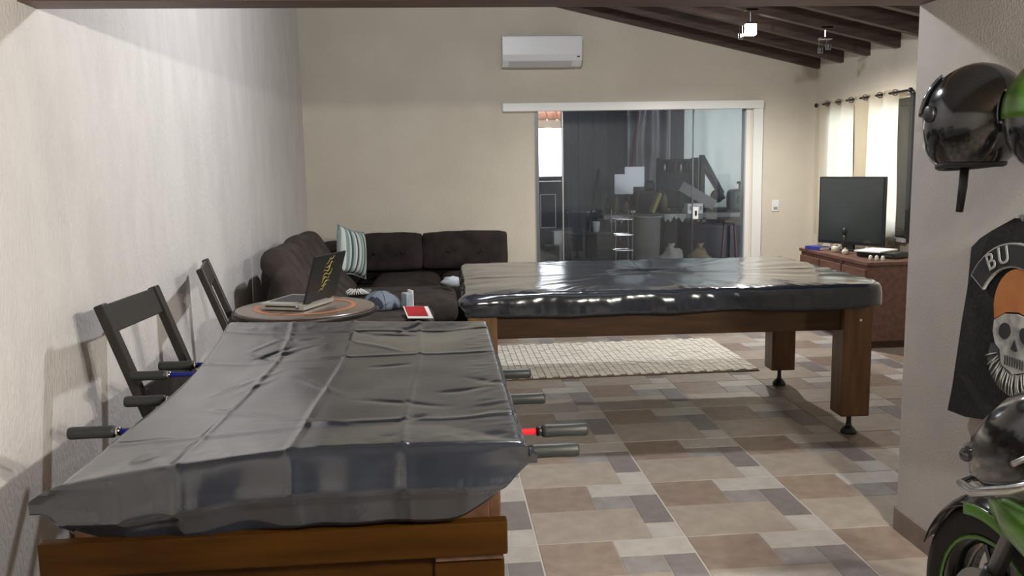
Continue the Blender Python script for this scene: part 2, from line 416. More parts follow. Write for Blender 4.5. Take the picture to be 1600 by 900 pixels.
# ------------------------------------------------------------------ football table
ft = thing('football_table', 'amber wooden football table with coloured rods under a black cover', 'game table', (0, 0, 0))
FX0, FX1, FY0, FY1 = -.90, .125, 1.925, 3.40
cx, cy = (FX0 + FX1) / 2, (FY0 + FY1) / 2
for x in (FX0 + .035, FX1 - .015): MB().box((x, cy + .02, .64), (.03, FY1 - FY0 - .05, .20), bev=.004).build('side_panel', darkwood, ft)
for y in (FY0 + .02, FY1 - .02): MB().box((cx + .01, y, .64), (FX1 - FX0 - .08, .03, .20), bev=.003).build('end_panel', darkwood, ft)
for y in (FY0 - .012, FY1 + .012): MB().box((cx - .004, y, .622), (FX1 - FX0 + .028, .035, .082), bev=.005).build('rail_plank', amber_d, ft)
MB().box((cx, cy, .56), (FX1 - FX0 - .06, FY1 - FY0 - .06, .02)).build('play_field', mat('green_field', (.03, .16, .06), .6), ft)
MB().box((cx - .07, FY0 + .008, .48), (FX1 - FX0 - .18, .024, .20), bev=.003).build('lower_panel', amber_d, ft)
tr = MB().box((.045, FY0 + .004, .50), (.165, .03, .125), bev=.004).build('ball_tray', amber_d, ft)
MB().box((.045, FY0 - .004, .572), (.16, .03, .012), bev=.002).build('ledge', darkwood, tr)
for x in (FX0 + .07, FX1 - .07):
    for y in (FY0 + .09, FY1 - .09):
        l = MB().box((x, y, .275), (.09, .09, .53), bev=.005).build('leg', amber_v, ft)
        MB().lathe([(.03, 0), (.03, .012), (.015, .014), (.015, .03)], (x, y, 0), 12).build('foot', darkmetal, l)
team = [1, 1, 0, 1, 0, 1, 0, 0]                       # 1: red, handle on the right
ys = [2.035, 2.195, 2.36, 2.52, 2.675, 2.84, 3.02, 3.165]
pull = [.205, .255, .185, .18, .165, .17, .07, .07]   # how far out each grip begins
for y, tm, pl in zip(ys, team, pull):
    sgn = 1 if tm else -1
    edge = FX1 if tm else FX0
    far = (FX0 + .06) if tm else (FX1 - .04)
    gx = (pl if tm else -.80 - {2.36: .107, 2.675: .068, 3.02: .171, 3.165: .118}[y])
    r = MB().tube([(far, y, .78), (gx, y, .78)], .0085, 10).build('rod', red_r if tm else blue_r, ft, True)
    L = .122
    MB().lathe([(.010, -.004), (.0165, 0), (.0175, .01), (.0165, .06), (.0175, L - .008), (.0155, L - .001), (.010, L)], (gx, y, .78), 16, roty(sgn * pi / 2)).build('grip', rubber, r, True)
    MB().lathe([(.0125, -.016), (.0125, 0)], (gx, y, .78), 12, roty(sgn * pi / 2)).build('collar', chrome if not tm else darkmetal, r, True)

# black cover with dog-eared corners
random.seed(21)
CREASES = []
for k_ in range(26):
    ax, ay, an, ln = random.uniform(.03, .95), random.uniform(.04, .95), random.uniform(-.9, .9), random.uniform(.10, .32)
    CREASES.append((ax, ay, ax + ln * cos(an), ay + ln * sin(an), random.choice((-1, 1)) * random.uniform(.0025, .0055)))
def foos_cover():
    P00, P10 = Vector((-.855, 1.935)), Vector((.163, 1.872))     # near left, near right
    P01, P11 = Vector((-.868, 3.575)), Vector((.158, 3.415))     # far left, far right
    sf, sb, ss = .20, .16, .05                                  # skirt lengths front, back, side
    w, l = 1.0, 1.58
    nu, nv = 130, 170
    def crease(d, wd): return math.exp(-(d / wd) ** 2)
    def f(u, v):
        s_ = -ss + u * (w + 2 * ss); t_ = -sf + v * (l + sf + sb)
        a = max(-s_, s_ - w, 0); sx = -1 if s_ < 0 else 1
        bq = max(-t_, t_ - l, 0); sy = -1 if t_ < 0 else 1
        cu = min(max(s_ / w, 0), 1); cv = min(max(t_ / l, 0), 1)
        p = (P00 * (1 - cu) + P10 * cu) * (1 - cv) + (P01 * (1 - cu) + P11 * cu) * cv
        x, y = p.x, p.y; z = .862
        zl = .050 * max(0, 1 - cv ** 2.5) + .022 * max(0, 1 - cv / .25) ** 1.2
        z -= zl * max(0, 1 - cu / .55) ** 1.3
        # sag and wrinkles of the top
        e = min(cu, 1 - cu, cv * 1.5, (1 - cv) * 1.5)
        z -= .010 * min(1, e * 6)
        nz = noise.noise(Vector((x * 3.2, y * 2.2, 1.3))) * .009 + noise.noise(Vector((x * 8 + y * 2, y * 5 - x * 3, 4))) * .0022
        for (ax, ay, bx, by, am) in CREASES:
            dx, dy = bx - ax, by - ay; ll = dx * dx + dy * dy
            tq = ((cu - ax) * dx + (cv - ay) * dy) / ll
            if 0 < tq < 1:
                dd = abs((cu - ax) * dy - (cv - ay) * dx) / math.sqrt(ll)
                if dd < .05: nz += am * math.exp(-(dd / .009) ** 2) * sin(pi * tq)
        if cu > .9: nz += .005 * (cu - .9) / .1 * noise.noise(Vector((x * 14, y * 34, 6)))
        if cv > .93 or cv < .05: nz += .003 * noise.noise(Vector((x * 30, y * 12, 8)))
        z += nz * min(1, .3 + e * 6)
        for c0, amp in ((.25, .004), (.5, .005), (.75, .005)): z += amp * crease(cu - c0 + .012 * sin(v * 7), .008)
        for c0, amp in ((.14, .003), (.90, .004), (.62, .003)): z += amp * crease(cv - c0 + .01 * sin(u * 5), .006)
        if a == 0 and bq == 0: return (x + .05 * sin(pi * cv) * (1 - cu) ** 2, y, z)
        # the skirts: rounded bend, then a nearly straight drop
        rr = .018
        def bend(q):
            if q < rr * pi / 2: th = q / rr; return rr * sin(th), rr * (1 - cos(th))
            return rr, rr + (q - rr * pi / 2)
        oa, da = bend(a); ob, db = bend(bq)
        if sy < 0: Lf = 1 - .72 * (max(0, cu - .84) / .16) ** 1.4 - .62 * max(0, 1 - cu / .09) ** 1.3
        else: Lf = 1 - .35 * (max(0, cu - .9) / .1) - .35 * max(0, 1 - cu / .1)
        db *= Lf
        dside = da * (.8 if sx > 0 else .55)
        drop = max(db, dside)
        fold = noise.noise(Vector((cu * 9 + 3, cv * 9, 2 + sy))) * .016 * min(1, drop / .06)
        if bq:
            endf = max(0, 1 - min(cu, 1 - cu) / .12)
            ob += (fold + .012 * min(1, db / .09)) * (1 - endf) - .40 * max(0, db - .10) - .02 * endf * min(1, db / .05)
            for c0 in (.25, .5, .75): ob += .006 * crease(cu - c0, .012) * min(1, db / .05)
            if abs(db - .098) < .012: ob += .006
            if sy < 0: x += (.022 if cu > .5 else -.055) * endf ** 1.5 * min(1, bq / .12)      # corners drawn outward
        if a: oa += fold * .3 * (not bq) + .05 * dside
        x += .05 * sin(pi * cv) * (1 - cu) ** 2
        if a and bq and sy < 0: oa *= 1.0 + .9 * min(1, bq / .1) * (sx < 0) 
        x += sx * oa * (a > 0); y += sy * ob * (bq > 0)
        return (x, y, z - drop)
    o = MB().grid(f, nu, nv).build('table_cover', vinyl, None, True, solid=.0015)
    return tag(o, 'black vinyl cover draped over the football table in the foreground', 'cover')
foos_cover()
# small pale mark on the skirt
# ------------------------------------------------------------------ pool table
PTC = (1.225, 5.0)
pt = thing('pool_table', 'amber wooden pool table with square legs under a black cover', 'pool table', (*PTC, 0), radians(-2.4))
HX, HY = 1.07, .66
MB().box((0, .03, .77), (2.10, 1.26, .07), bev=.02).build('table_bed', darkwood, pt)
for y in (-HY + .05, HY - .02):
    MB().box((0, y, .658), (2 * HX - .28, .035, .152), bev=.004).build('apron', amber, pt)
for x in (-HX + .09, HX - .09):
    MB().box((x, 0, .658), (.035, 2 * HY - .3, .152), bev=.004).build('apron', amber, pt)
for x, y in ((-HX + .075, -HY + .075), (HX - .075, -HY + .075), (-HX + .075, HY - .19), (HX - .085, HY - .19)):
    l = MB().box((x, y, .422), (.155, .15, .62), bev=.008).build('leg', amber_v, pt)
    MB().tube([(x, y, .03), (x, y, .115)], .013).build('foot_screw', darkmetal, l)
    MB().lathe([(.042, 0), (.042, .012), (.030, .03), (.016, .042), (.014, .055)], (x, y, 0), 16).build('levelling_foot', blackp, l)
    MB().lathe([(.010, 0), (.008, .004)], (x + .01, y - .075, .64), 10, rotx(pi / 2)).build('bolt', chrome, l)

def pool_cover():
    # rounded outline: corners (near left, near right, far right, far left)
    cs = [(.140, 4.385, .05), (2.355, 4.30, .20), (2.345, 5.74, .10), (.150, 5.81, .05)]
    pts = []
    n = len(cs)
    for i in range(n):
        p = Vector(cs[i][:2]); a = (Vector(cs[i - 1][:2]) - p).normalized(); c = (Vector(cs[(i + 1) % n][:2]) - p).normalized(); r = cs[i][2]
        for k in range(9):
            t = k / 8; q = (p + a * r) * (1 - t) ** 2 + p * 2 * t * (1 - t) + (p + c * r) * t * t
            pts.append(q)
        nx = Vector(cs[(i + 1) % n][:2]); st = p + c * r; en = nx - c * cs[(i + 1) % n][2]
        m_ = 150 if i % 2 == 0 else 70
        for k in range(1, m_): pts.append(st.lerp(en, k / m_))
    ctr = Vector((1.24, 5.07)); N = len(pts)
    rings = [0, .25, .5, .7, .82, .9, .95, .98, 1.0]
    sk = [.006, .014, .024, .05, .075, .10, .118]
    bm = MB(); V = []
    for r in rings:
        row = []
        for p in pts:
            q = ctr + (p - ctr) * max(r, .001)
            z = .834 + noise.noise(Vector((q.x * 4, q.y * 6, 3))) * .006 + noise.noise(Vector((q.x * 11, q.y * 15, 7))) * .0035 * r
            for c0 in (.7, 1.24, 1.8): z += .004 * math.exp(-((q.x - c0 + .03 * sin(q.y * 4)) / .015) ** 2)
            z += .004 * math.exp(-((q.y - 5.0) / .02) ** 2)
            if r > .85: z += .0045 * (r - .85) / .15 * noise.noise(Vector((q.x * 38, q.y * 22, 4)))
            if r > .9: z -= .006 * (r - .9) / .1
            row.append(bm.b.verts.new((q.x, q.y, z)))
        V.append(row)
    for i_, s_ in enumerate(sk):
        row = []
        for k_, p in enumerate(pts):
            nb = (pts[(k_ + 1) % N] - pts[k_ - 1]).normalized(); out = Vector((nb.y, -nb.x))
            w_ = noise.noise(Vector((p.x * 7, p.y * 7, 2))) * .018 + noise.noise(Vector((p.x * 17, p.y * 17, 5))) * .006 + noise.noise(Vector((p.x * 45, p.y * 45, s_ * 20))) * .004
            o_ = .010 + .016 * min(1, s_ / .03) + w_ * min(1, s_ / .06)
            hem = s_ * (1 + .10 * noise.noise(Vector((p.x * 2.3, p.y * 2.3, 11))))
            # the left corner gathers outward
            dl = (p - Vector((.140, 4.385))).length
            o_ += .045 * math.exp(-(dl / .12) ** 2) * sin(min(1, s_ / .09) * pi)
            q = p + out * o_
            row.append(bm.b.verts.new((q.x, q.y, .826 - hem)))
        V.append(row)
    for A, B in zip(V, V[1:]):
        for k_ in range(N): bm.b.faces.new((A[k_], B[k_], B[(k_ + 1) % N], A[(k_ + 1) % N]))
    return tag(bm.build('table_cover', vinyl, None, True, solid=.0015), 'black vinyl cover over the pool table before the glass door', 'cover')
pool_cover()

# ------------------------------------------------------------------ rug
rug = thing('rug', 'pale cream woven rug on the floor behind the pool table', 'rug', (1.33, 6.38, 0))
rw, rd = 1.82, 1.14
MB().box((0, 0, .004), (rw, rd, .008), bev=.002).build('backing', mat('brown_rug_edge', (.16, .10, .075), .9), rug)
rm = [mat('rug_cream', (.74, .70, .62), .95, col2=(.82, .79, .72), scale=60, bump=.5, bscale=220, spec=.1), mat('rug_oat', (.66, .62, .53), .95, col2=(.74, .70, .61), scale=60, bump=.5, bscale=220, spec=.1)]
bmr = MB(); ncol, nrow = 38, 24; patch = []
random.seed(3)
for i in range(ncol):
    for j in range(nrow):
        sx, sy = rw / ncol, rd / nrow
        x = -rw / 2 + (i + .5) * sx; y = -rd / 2 + (j + .5) * sy + (sy / 2 if i % 2 else 0)
        if y > rd / 2 - sy * .4: continue
        hgt = .006 + random.random() * .003
        f0 = len(bmr.b.faces)
        bmr.box((x, y, .008 + hgt / 2), (sx * .9, sy * .9, hgt))
        bmr.b.faces.ensure_lookup_table(); mi = random.random() < .25
        for q in bmr.b.faces[f0:]: q.material_index = int(mi)
wv = bmr.build('woven_blocks', rm, rug); wv['kind'] = 'stuff'

# ------------------------------------------------------------------ round table and what is on it
rt = thing('round_table', 'round dark wooden side table with an orange inlaid ring', 'table', (-.71, 4.47, 0))
topw = mat('brown_table_top', (.12, .085, .068), .25, col2=(.17, .125, .10), scale=6, stretch=(1, 5, 1), coat=.3)
MB().lathe([(.30, .735), (.345, .74), (.358, .752), (.36, .765), (.352, .777), (.34, .78)], (0, 0, 0), 48).build('table_top', topw, rt, True)
MB().lathe([(.352, .742), (.366, .747), (.368, .764), (.360, .774), (.352, .742)], (0, 0, 0), 48, cap=False).build('dark_rim', espresso, rt, True)
MB().lathe([(.235, .7802), (.235, .7815), (.26, .7815), (.26, .7802), (.235, .7802)], (0, 0, 0), 48, cap=False).build('inlay_ring', mat('orange_inlay', (.50, .17, .07), .35), rt)
MB().lathe([(.05, .05), (.035, .12), (.03, .4), (.035, .65), (.07, .735)], (0, 0, 0), 20).build('column', espresso, rt, True)
for k_ in range(4):
    a = k_ * pi / 2 + .4
    MB().tube([(.02 * cos(a), .02 * sin(a), .13), (.15 * cos(a), .15 * sin(a), .10), (.27 * cos(a), .27 * sin(a), .018)], [.026, .022, .018]).build('leg', espresso, rt, True)

lp = thing('laptop', 'open laptop with a silver base and black lid with gold script on the round table', 'laptop', (-.635, 4.45, .7815), math.atan2(.30, .115) - pi / 2)
silver = mat('silver_grey_case', (.46, .45, .42), .3, .3)
MB().box((-.125, 0, .019), (.25, .32, .034), bev=.006).build('base', silver, lp)
MB().box((-.13, -.161, .021), (.17, .003, .007)).build('disc_slot', blackp, lp)
MB().lathe([(.012, 0), (.009, .006)], (-.035, -.16, .02), 14, rotx(pi / 2)).build('round_port', chrome, lp, True)
MB().box((-.13, .01, .0365), (.19, .22, .002)).build('keyboard', mat('dark_keys', (.05, .05, .05), .5), lp)
for y in (-.11, .11): MB().tube([(0, y - .02, .036), (0, y + .02, .036)], .007).build('hinge', blackp, lp)
tilt = .30
Rl = roty(tilt)
lid = MB().box(Rl @ Vector((0, 0, .125)) + Vector((.004, 0, .036)), (.010, .33, .25), Rl, .003).build('lid', blackp, lp)
MB().box(Rl @ Vector((-.0056, 0, .128)) + Vector((.004, 0, .036)), (.002, .30, .21), Rl).build('screen', mat('dark_screen', (.01, .01, .012), .15), lid)
gold = mat('gold_script', (.42, .34, .09), .4, .4)
sb = MB()
random.seed(11)
for k_ in range(7):                                   # loose brush script running up the lid
    zc = .05 + k_ * .026; pts = []
    for q in range(9):
        t = q / 8
        yy = -.05 + .02 * k_ / 7 + .095 * t * (1 if k_ % 2 else .75) + .008 * sin(7 * t + k_); zz = zc + .03 * t + .010 * sin(t * 9 + k_ * 1.7)
        pts.append(Rl @ Vector((.0062, yy, zz)) + Vector((.004, 0, .036)))
    sb.tube(pts, [.0006 + .0018 * sin(pi * q / 8) for q in range(9)], 6)
sb.build('script_emblem', gold, lid, True)

# ------------------------------------------------------------------ folded chairs against the left wall
def make_chair():
    t = thing('folding_chair', '', 'chair')
    # local: x along the width, y towards the room, z up
    def post(x): return [Vector((x, .26, 0)), Vector((x, .20, .45)), Vector((x, 0, 1.02))]
    for x in (-.235, .235):
        p = post(x); q = MB(); q.bar(p[0], p[1], .036, .044, .006, up=(1, 0, 0)); q.bar(p[1] - (p[2] - p[1]).normalized() * .01, p[2], .036, .044, .007, up=(1, 0, 0))
        q.build('back_post', espresso, t)
    d = (post(0)[2] - post(0)[1]).normalized()
    R_ = Matrix(((1, 0, 0), Vector((0, d.z, -d.y)), d)).transposed()
    def on(zz): return post(0)[1] + d * ((zz - .45) / d.z)
    MB().box(on(.965), (.45, .018, .105), R_, .004).build('top_slat', espresso, t)
    MB().box(on(.665), (.45, .018, .09), R_, .004).build('lower_slat', espresso, t)
    for k_ in range(4): MB().box(on(.585 - k_ * .062) + Vector((0, .02, 0)), (.39, .016, .055), R_, .003).build('seat_slat', espresso, t)
    for x in (-.195, .195):
        MB().bar(on(.70) + Vector((x, .004, 0)), (x, .29, 0.0), .020, .034, .004, up=(1, 0, 0)).build('leg', espresso, t)
    MB().tube([(-.23, .245, .12), (.23, .245, .12)], .009).build('stretcher', espresso, t)
    return t
ch = make_chair()
def place(o, tl, tr, label):
    a = Vector(tl); b_ = Vector(tr); d = b_ - a
    o.rotation_euler = (0, 0, math.atan2(d.y, d.x) + pi)
    o.location = (*((a + b_) / 2), 0); o['label'] = label; o['group'] = 'dark folding chairs by the left wall'
ch2 = copy_tree(ch)
place(ch, (-1.215, 3.12), (-1.18, 3.60), 'dark wooden folding chair against the left wall beside the football table')
place(ch2, (-1.16, 4.21), (-1.255, 4.67), 'dark wooden folding chair seen edge-on between wall and round table')

# ------------------------------------------------------------------ corner sofa
sf = thing('corner_sofa', 'large dark brown suede corner sofa in the far left corner', 'sofa', (0, 0, 0))
MB().cushion((-.88, 7.15, .20), (.88, 3.3, .30), .05, .0, 6).build('base', sofa_m, sf, True)
MB().cushion((-.02, 8.40, .20), (1.30, .90, .30), .05, .0, 6).build('base', sofa_m, sf, True)
for x, y in ((-1.2, 5.6), (-.5, 5.6), (.55, 8.05), (.55, 8.75)): MB().box((x, y, .025), (.06, .06, .05)).build('foot', blackp, sf)
# seats of the left wing, pulled out to two lengths
for y0, y1, x1, mm in ((5.53, 6.28, -.065, sofa_l), (6.32, 7.30, .115, sofa_l)):
    MB().cushion(((-1.05 + x1) / 2, (y0 + y1) / 2, .40), (x1 + 1.05, y1 - y0, .19), .085, .012, 8, wob=.004).build('seat_cushion', mm, sf, True)
    MB().box((x1 - .28, (y0 + y1) / 2, .20), (.46, y1 - y0 - .06, .20), bev=.02).build('pull_out_frame', sofa_m, sf)
for x0, x1 in ((-.62, -.02), (0, .62)):
    MB().cushion(((x0 + x1) / 2, 7.83, .39), (x1 - x0, .98, .2), .07, .02, 8, wob=.004).build('seat_cushion', sofa_m, sf, True)
# reclined backs with rolled headrests on the left wing
def back_prof(dx, dz, lift):
    return [(-.72, .48), (-.80, .62), (-.90, .78), (-.97, .90), (-1.02, .965 + lift), (-1.08, .985 + lift), (-1.14, .965 + lift), (-1.165, .90 + lift), (-1.15, .85), (-1.10, .80), (-1.12, .70), (-1.16, .56), (-1.18, .46)]
for y0, y1, lf in ((5.56, 5.90, -.005), (5.91, 6.27, -.01), (6.34, 6.80, .01), (6.81, 7.28, 0)):
    pr = back_prof(0, 0, lf); bb = MB(); n_ = 8; rows = []
    cxp = Vector((sum(p[0] for p in pr) / len(pr), sum(p[1] for p in pr) / len(pr)))
    # spline the profile
    fine = []
    for i in range(len(pr)):
        p0, p1, p2, p3 = [Vector(pr[(i + k_ - 1) % len(pr)]) for k_ in range(4)]
        for q in range(3):
            t = q / 3; fine.append(.5 * ((2 * p1) + (p2 - p0) * t + (2 * p0 - 5 * p1 + 4 * p2 - p3) * t * t + (3 * p1 - p0 - 3 * p2 + p3) * t ** 3))
    for j in range(n_ + 1):
        t = j / n_; e = abs(2 * t - 1); s_ = 1 - .10 * e ** 5 ; yy = y0 + (y1 - y0) * (.5 + (t - .5) * 1)
        rows.append([bb.b.verts.new((cxp.x + (p.x - cxp.x) * s_, yy, cxp.y + (p.y - cxp.y) * s_)) for p in fine])
    for A, B in zip(rows, rows[1:]):
        for k_ in range(len(fine)): bb.b.faces.new((A[k_], A[(k_ + 1) % len(fine)], B[(k_ + 1) % len(fine)], B[k_]))
    bb.b.faces.new(rows[0]); bb.b.faces.new(rows[-1][::-1])
    bb.build('reclined_back', sofa_l, sf, True)
# backs of the rear wing
for x0, x1 in ((-.84, -.185), (-.175, .655)):
    c = MB(); c.cushion(((x0 + x1) / 2, 8.53, .665), (x1 - x0 + .01, .20, .355), .030, .014, 10, rotx(-.10), wob=.007)
    o = c.build('back_cushion', sofa_m, sf, True)
    for q in (.3, .7): MB().ball((x0 + (x1 - x0) * q, 8.395, .67), .016, (1, .5, 1), 10, 6).build('tuft_button', sofa_m, o, True)
MB().cushion((-.1, 8.72, .42), (1.45, .22, .60), .05, 0, 6).build('back_frame', sofa_m, sf, True)
MB().cushion((-1.02, 8.45, .55), (.42, .7, .42), .1, .03, 6).build('corner_cushion', sofa_m, sf, True)

# striped pillow
pl = thing('striped_pillow', 'square pillow with teal white and navy stripes propped on the corner sofa', 'pillow', (-.80, 7.80, .74))
pl.rotation_euler = (radians(-8), radians(14), radians(62))
def pillow_mat():
    M = bpy.data.materials.new('striped_cotton'); M.use_nodes = True; N = M.node_tree.nodes; L = M.node_tree.links
    tc = N.new('ShaderNodeTexCoord'); sp = N.new('ShaderNodeSeparateXYZ'); L.new(tc.outputs['Object'], sp.inputs[0])
    ad = N.new('ShaderNodeMath'); ad.operation = 'ADD'; ad.inputs[1].default_value = 5; L.new(sp.outputs['X'], ad.inputs[0])
    ml = N.new('ShaderNodeMath'); ml.operation = 'MULTIPLY'; ml.inputs[1].default_value = 5.2; L.new(ad.outputs[0], ml.inputs[0])
    fr = N.new('ShaderNodeMath'); fr.operation = 'FRACT'; L.new(ml.outputs[0], fr.inputs[0])
    rp = N.new('ShaderNodeValToRGB'); rp.color_ramp.interpolation = 'CONSTANT'; e = rp.color_ramp.elements
    cols = [(0, (.62, .64, .62)), (.15, (.20, .30, .31)), (.32, (.55, .58, .57)), (.42, (.06, .08, .10)), (.55, (.30, .40, .41)), (.70, (.68, .70, .68)), (.82, (.025, .03, .045)), (.92, (.26, .36, .37))]
    e[0].position = 0; e[0].color = (*cols[0][1], 1); e[1].position = cols[1][0]; e[1].color = (*cols[1][1], 1)
    for p_, c_ in cols[2:]: q = e.new(p_); q.color = (*c_, 1)
    L.new(fr.outputs[0], rp.inputs[0]); b = N['Principled BSDF']; b.inputs['Roughness'].default_value = .9; L.new(rp.outputs[0], b.inputs['Base Color'])
    return M
def pf(sgn):
    def f(u, v):
        a, c = 2 * u - 1, 2 * v - 1; h = .085 * ((1 - a * a) * (1 - c * c)) ** .45
        k_ = 1 - .08 * (1 - a * a) * abs(c) - .0
        return (a * .22 * (1 - .10 * (1 - c * c)), sgn * h, c * .22 * (1 - .10 * (1 - a * a)))
    return f
pm = pillow_mat(); q = MB(); q.grid(pf(1), 18, 18); q.grid(pf(-1), 18, 18); bmesh.ops.remove_doubles(q.b, verts=q.b.verts[:], dist=.0005)
q.build('cushion_body', pm, pl, True)
MB().tube([(-.22, 0, -.22), (-.2, 0, 0), (-.22, 0, .22), (0, 0, .2), (.22, 0, .22), (.2, 0, 0), (.22, 0, -.22), (0, 0, -.2), (-.22, 0, -.22)], .004, 6).build('piping', mat('grey_piping', (.3, .35, .36), .8), pl, True)

# cap, packet, scraps on the pulled-out seat
cap = thing('baseball_cap', 'grey blue patterned baseball cap lying on the sofa seat', 'cap', (-.43, 6.02, .512), radians(165)); cap.scale = (1.35, 1.35, 1.3)
capm = mat('blue_crackle_cloth', (.17, .20, .25), .85, col2=(.025, .03, .05), scale=16, detail=2, lo=.52, hi=.56)
MB().ball((0, 0, 0), .1, (1.05, .95, .95), 20, 12, f=lambda v: Vector((v.x, v.y, max(v.z, -.0)))).build('crown', capm, cap, True)
def vis(u, v):
    a = (u - .5) * 2.0; r = .095 + .085 * v * (1 - .45 * (2 * u - 1) ** 2)
    return (r * cos(a), r * sin(a), .012 + .012 * (1 - (2 * u - 1) ** 2) * v)
MB().grid(vis, 14, 6).build('visor', mat('navy_cloth', (.02, .025, .045), .8), cap, True, solid=.003)
MB().ball((0, 0, .095), .008).build('button', MATS['navy_cloth'], cap, True)
for k_ in range(3):
    a = k_ * pi / 3
    MB().tube([(.106 * cos(a) * sin(t), .096 * sin(a) * sin(t), .0965 * cos(t)) for t in [(-90 + 18 * i) * pi / 180 for i in range(11)]], .0012, 5).build('seam', MATS['navy_cloth'], cap, True)
pk = thing('red_packet', 'flat red packet with white border at the sofa seat edge', 'packet', (-.165, 5.66, .503), radians(12))
MB().box((0, 0, .004), (.17, .20, .006), bev=.002).build('packet_body', paper_m, pk); MB().box((-.01, .01, .008), (.135, .165, .002)).build('red_face', mat('red_print', (.42, .02, .03), .5), pk)
pk.rotation_euler = (radians(14), radians(4), radians(12)); pk.location.z = .526
cp = thing('paper_carton', 'pale blue paper carton with a white edge beside the cap', 'carton', (-.245, 5.95, .512), radians(25))
MB().box((0, 0, .055), (.05, .09, .11), bev=.006).build('carton_body', mat('pale_blue_card', (.30, .36, .42), .7, col2=(.42, .46, .50), scale=20), cp); MB().box((.027, 0, .06), (.012, .08, .135), bev=.003).build('white_flap', paper_m, cp)
fr_ = thing('fringed_throw', 'white fringed scrap of throw on the sofa behind the round table', 'throw', (-.66, 6.62, .528))
for k_ in range(16):
    a = -1.2 + 2.4 * k_ / 15
    MB().tube([(0, 0, .012), (.05 * sin(a), -.04 * cos(a), .035 + .01 * sin(k_ * 2.1)), (.115 * sin(a), -.085 * cos(a), .006)], [.006, .005, .002], 6).build('fringe', paper_m, fr_, True)
MB().cushion((0, .05, .012), (.22, .12, .024), .01, .004, 5, wob=.006).build('cloth_body', mat('grey_violet_cloth', (.16, .14, .17), .9), fr_, True)
def crumple(name, loc, size, m, label, cat, sd):
    o = MB(); o.ball((0, 0, 0), 1, size, 16, 10, f=lambda v: v * (1 + .35 * noise.noise(v * 26 + Vector((sd, 0, 0)))))
    o = o.build(name, m, None, True); o.location = loc; return tag(o, label, cat)
crumple('crumpled_cloth', (.08, 7.0, .553), (.085, .07, .042), mat('pale_blue_cloth', (.5, .54, .6), .9), 'crumpled pale blue cloth on the sofa beside the pool table cover', 'cloth', 3)

# ------------------------------------------------------------------ tv cabinet
cb = thing('tv_cabinet', 'low red-brown wooden cabinet under the television by the window', 'cabinet', (3.54, 6.98, 0))
cw, cd, chh = .48, 1.24, .69
MB().box((0, 0, chh - .014), (cw + .03, cd + .03, .028), bev=.004).build('cabinet_top', cabwood, cb)
MB().box((0, 0, .36), (cw, cd, .60), bev=.004).build('body', cabwood, cb)
MB().box((.01, 0, .03), (cw - .06, cd - .06, .06)).build('plinth', darkwood, cb)
for y in (-.41, 0, .41):
    d = MB().box((-cw / 2 - .009, y, .36), (.018, .39, .54), bev=.004).build('door', cabwood, cb); MB().tube([(-cw / 2 - .03, y + .14, .38), (-cw / 2 - .03, y + .14, .48)], .006).build('handle', steel, d)
MB().box((-cw / 2 - .012, -.2, .655), (.008, .05, .03)).build('lock_plate', steel, cb)

tv = thing('television', 'black flat television standing on the cabinet in front of the window', 'television', (3.605, 7.275, .692), math.atan2(-.55, .313))
MB().box((0, 0, .345), (.645, .035, .595), bev=.006).build('case', blackp, tv)
MB().box((0, -.0185, .35), (.615, .003, .555)).build('screen', mat('tv_glass', (.030, .036, .036), .10, spec=1, coat=1), tv)
MB().box((0, .0, .03), (.07, .03, .06)).build('neck', blackp, tv); MB().box((0, 0, .006), (.32, .2, .012), bev=.004).build('foot_plate', blackp, tv)
bk = thing('blue_book', 'blue book lying at the left end of the tv cabinet', 'book', (3.36, 7.40, .691), radians(20))
MB().box((0, 0, .015), (.11, .17, .026)).build('pages', paper_m, bk)
for z in (.001, .029): MB().box((0, 0, z), (.116, .176, .003)).build('book_cover', mat('royal_blue', (.03, .035, .22), .5), bk)
MB().box((-.058, 0, .015), (.003, .176, .03)).build('spine', MATS['royal_blue'], bk)
fg = thing('wooden_figurine', 'slim dark wooden figurine standing before the television', 'figurine', (3.43, 7.03, .69))
MB().lathe([(.035, 0), (.035, .012), (.018, .02), (.016, .05), (.026, .09), (.020, .13), (.013, .16)], (0, 0, 0), 16).build('body', espresso, fg, True)
MB().ball((0, 0, .19), .024, (1, .9, 1.3)).build('head', espresso, fg, True); MB().lathe([(.04, 0), (.04, .012)], (0, 0, -.0), 16).build('stand', darkwood, fg)
for i, (x, y, s_) in enumerate(((3.40, 7.13, .035), (3.39, 6.93, .028))):
    v = thing('small_jar', ['small cream jar left of the wooden figurine', 'small cream jar right of the wooden figurine'][i], 'jar', (x, y, .69), group='little jars on the cabinet')
    MB().lathe([(s_ * .7, 0), (s_, s_ * .6), (s_ * .95, s_ * 1.3), (s_ * .5, s_ * 1.7)], n=16).build('jar_body', mat('cream_ceramic', (.55, .5, .42), .4), v, True); MB().lathe([(s_ * .55, s_ * 1.7), (s_ * .5, s_ * 1.95), (.004, s_ * 2.1)], n=14).build('lid', mat('tan_ceramic', (.35, .25, .18), .5), v, True)
st = thing('set_top_box', 'flat black media box on the near end of the cabinet', 'media box', (3.60, 6.70, .691), radians(-60))
MB().box((0, 0, .022), (.34, .22, .04), bev=.005).build('case', blackp, st); MB().box((0, -.111, .022), (.30, .003, .012)).build('display', mat('smoked_strip', (.06, .06, .065), .2), st)
tag(MB().box((3.56, 6.86, .752), (.30, .22, .012), rotz(radians(35)), .003).build('paper_stack', paper_m), 'white sheaf of papers lying on the black media box', 'papers')
bpy.data.objects['paper_stack'].location.z = -.011; bpy.data.objects['paper_stack'].location.y = -.12
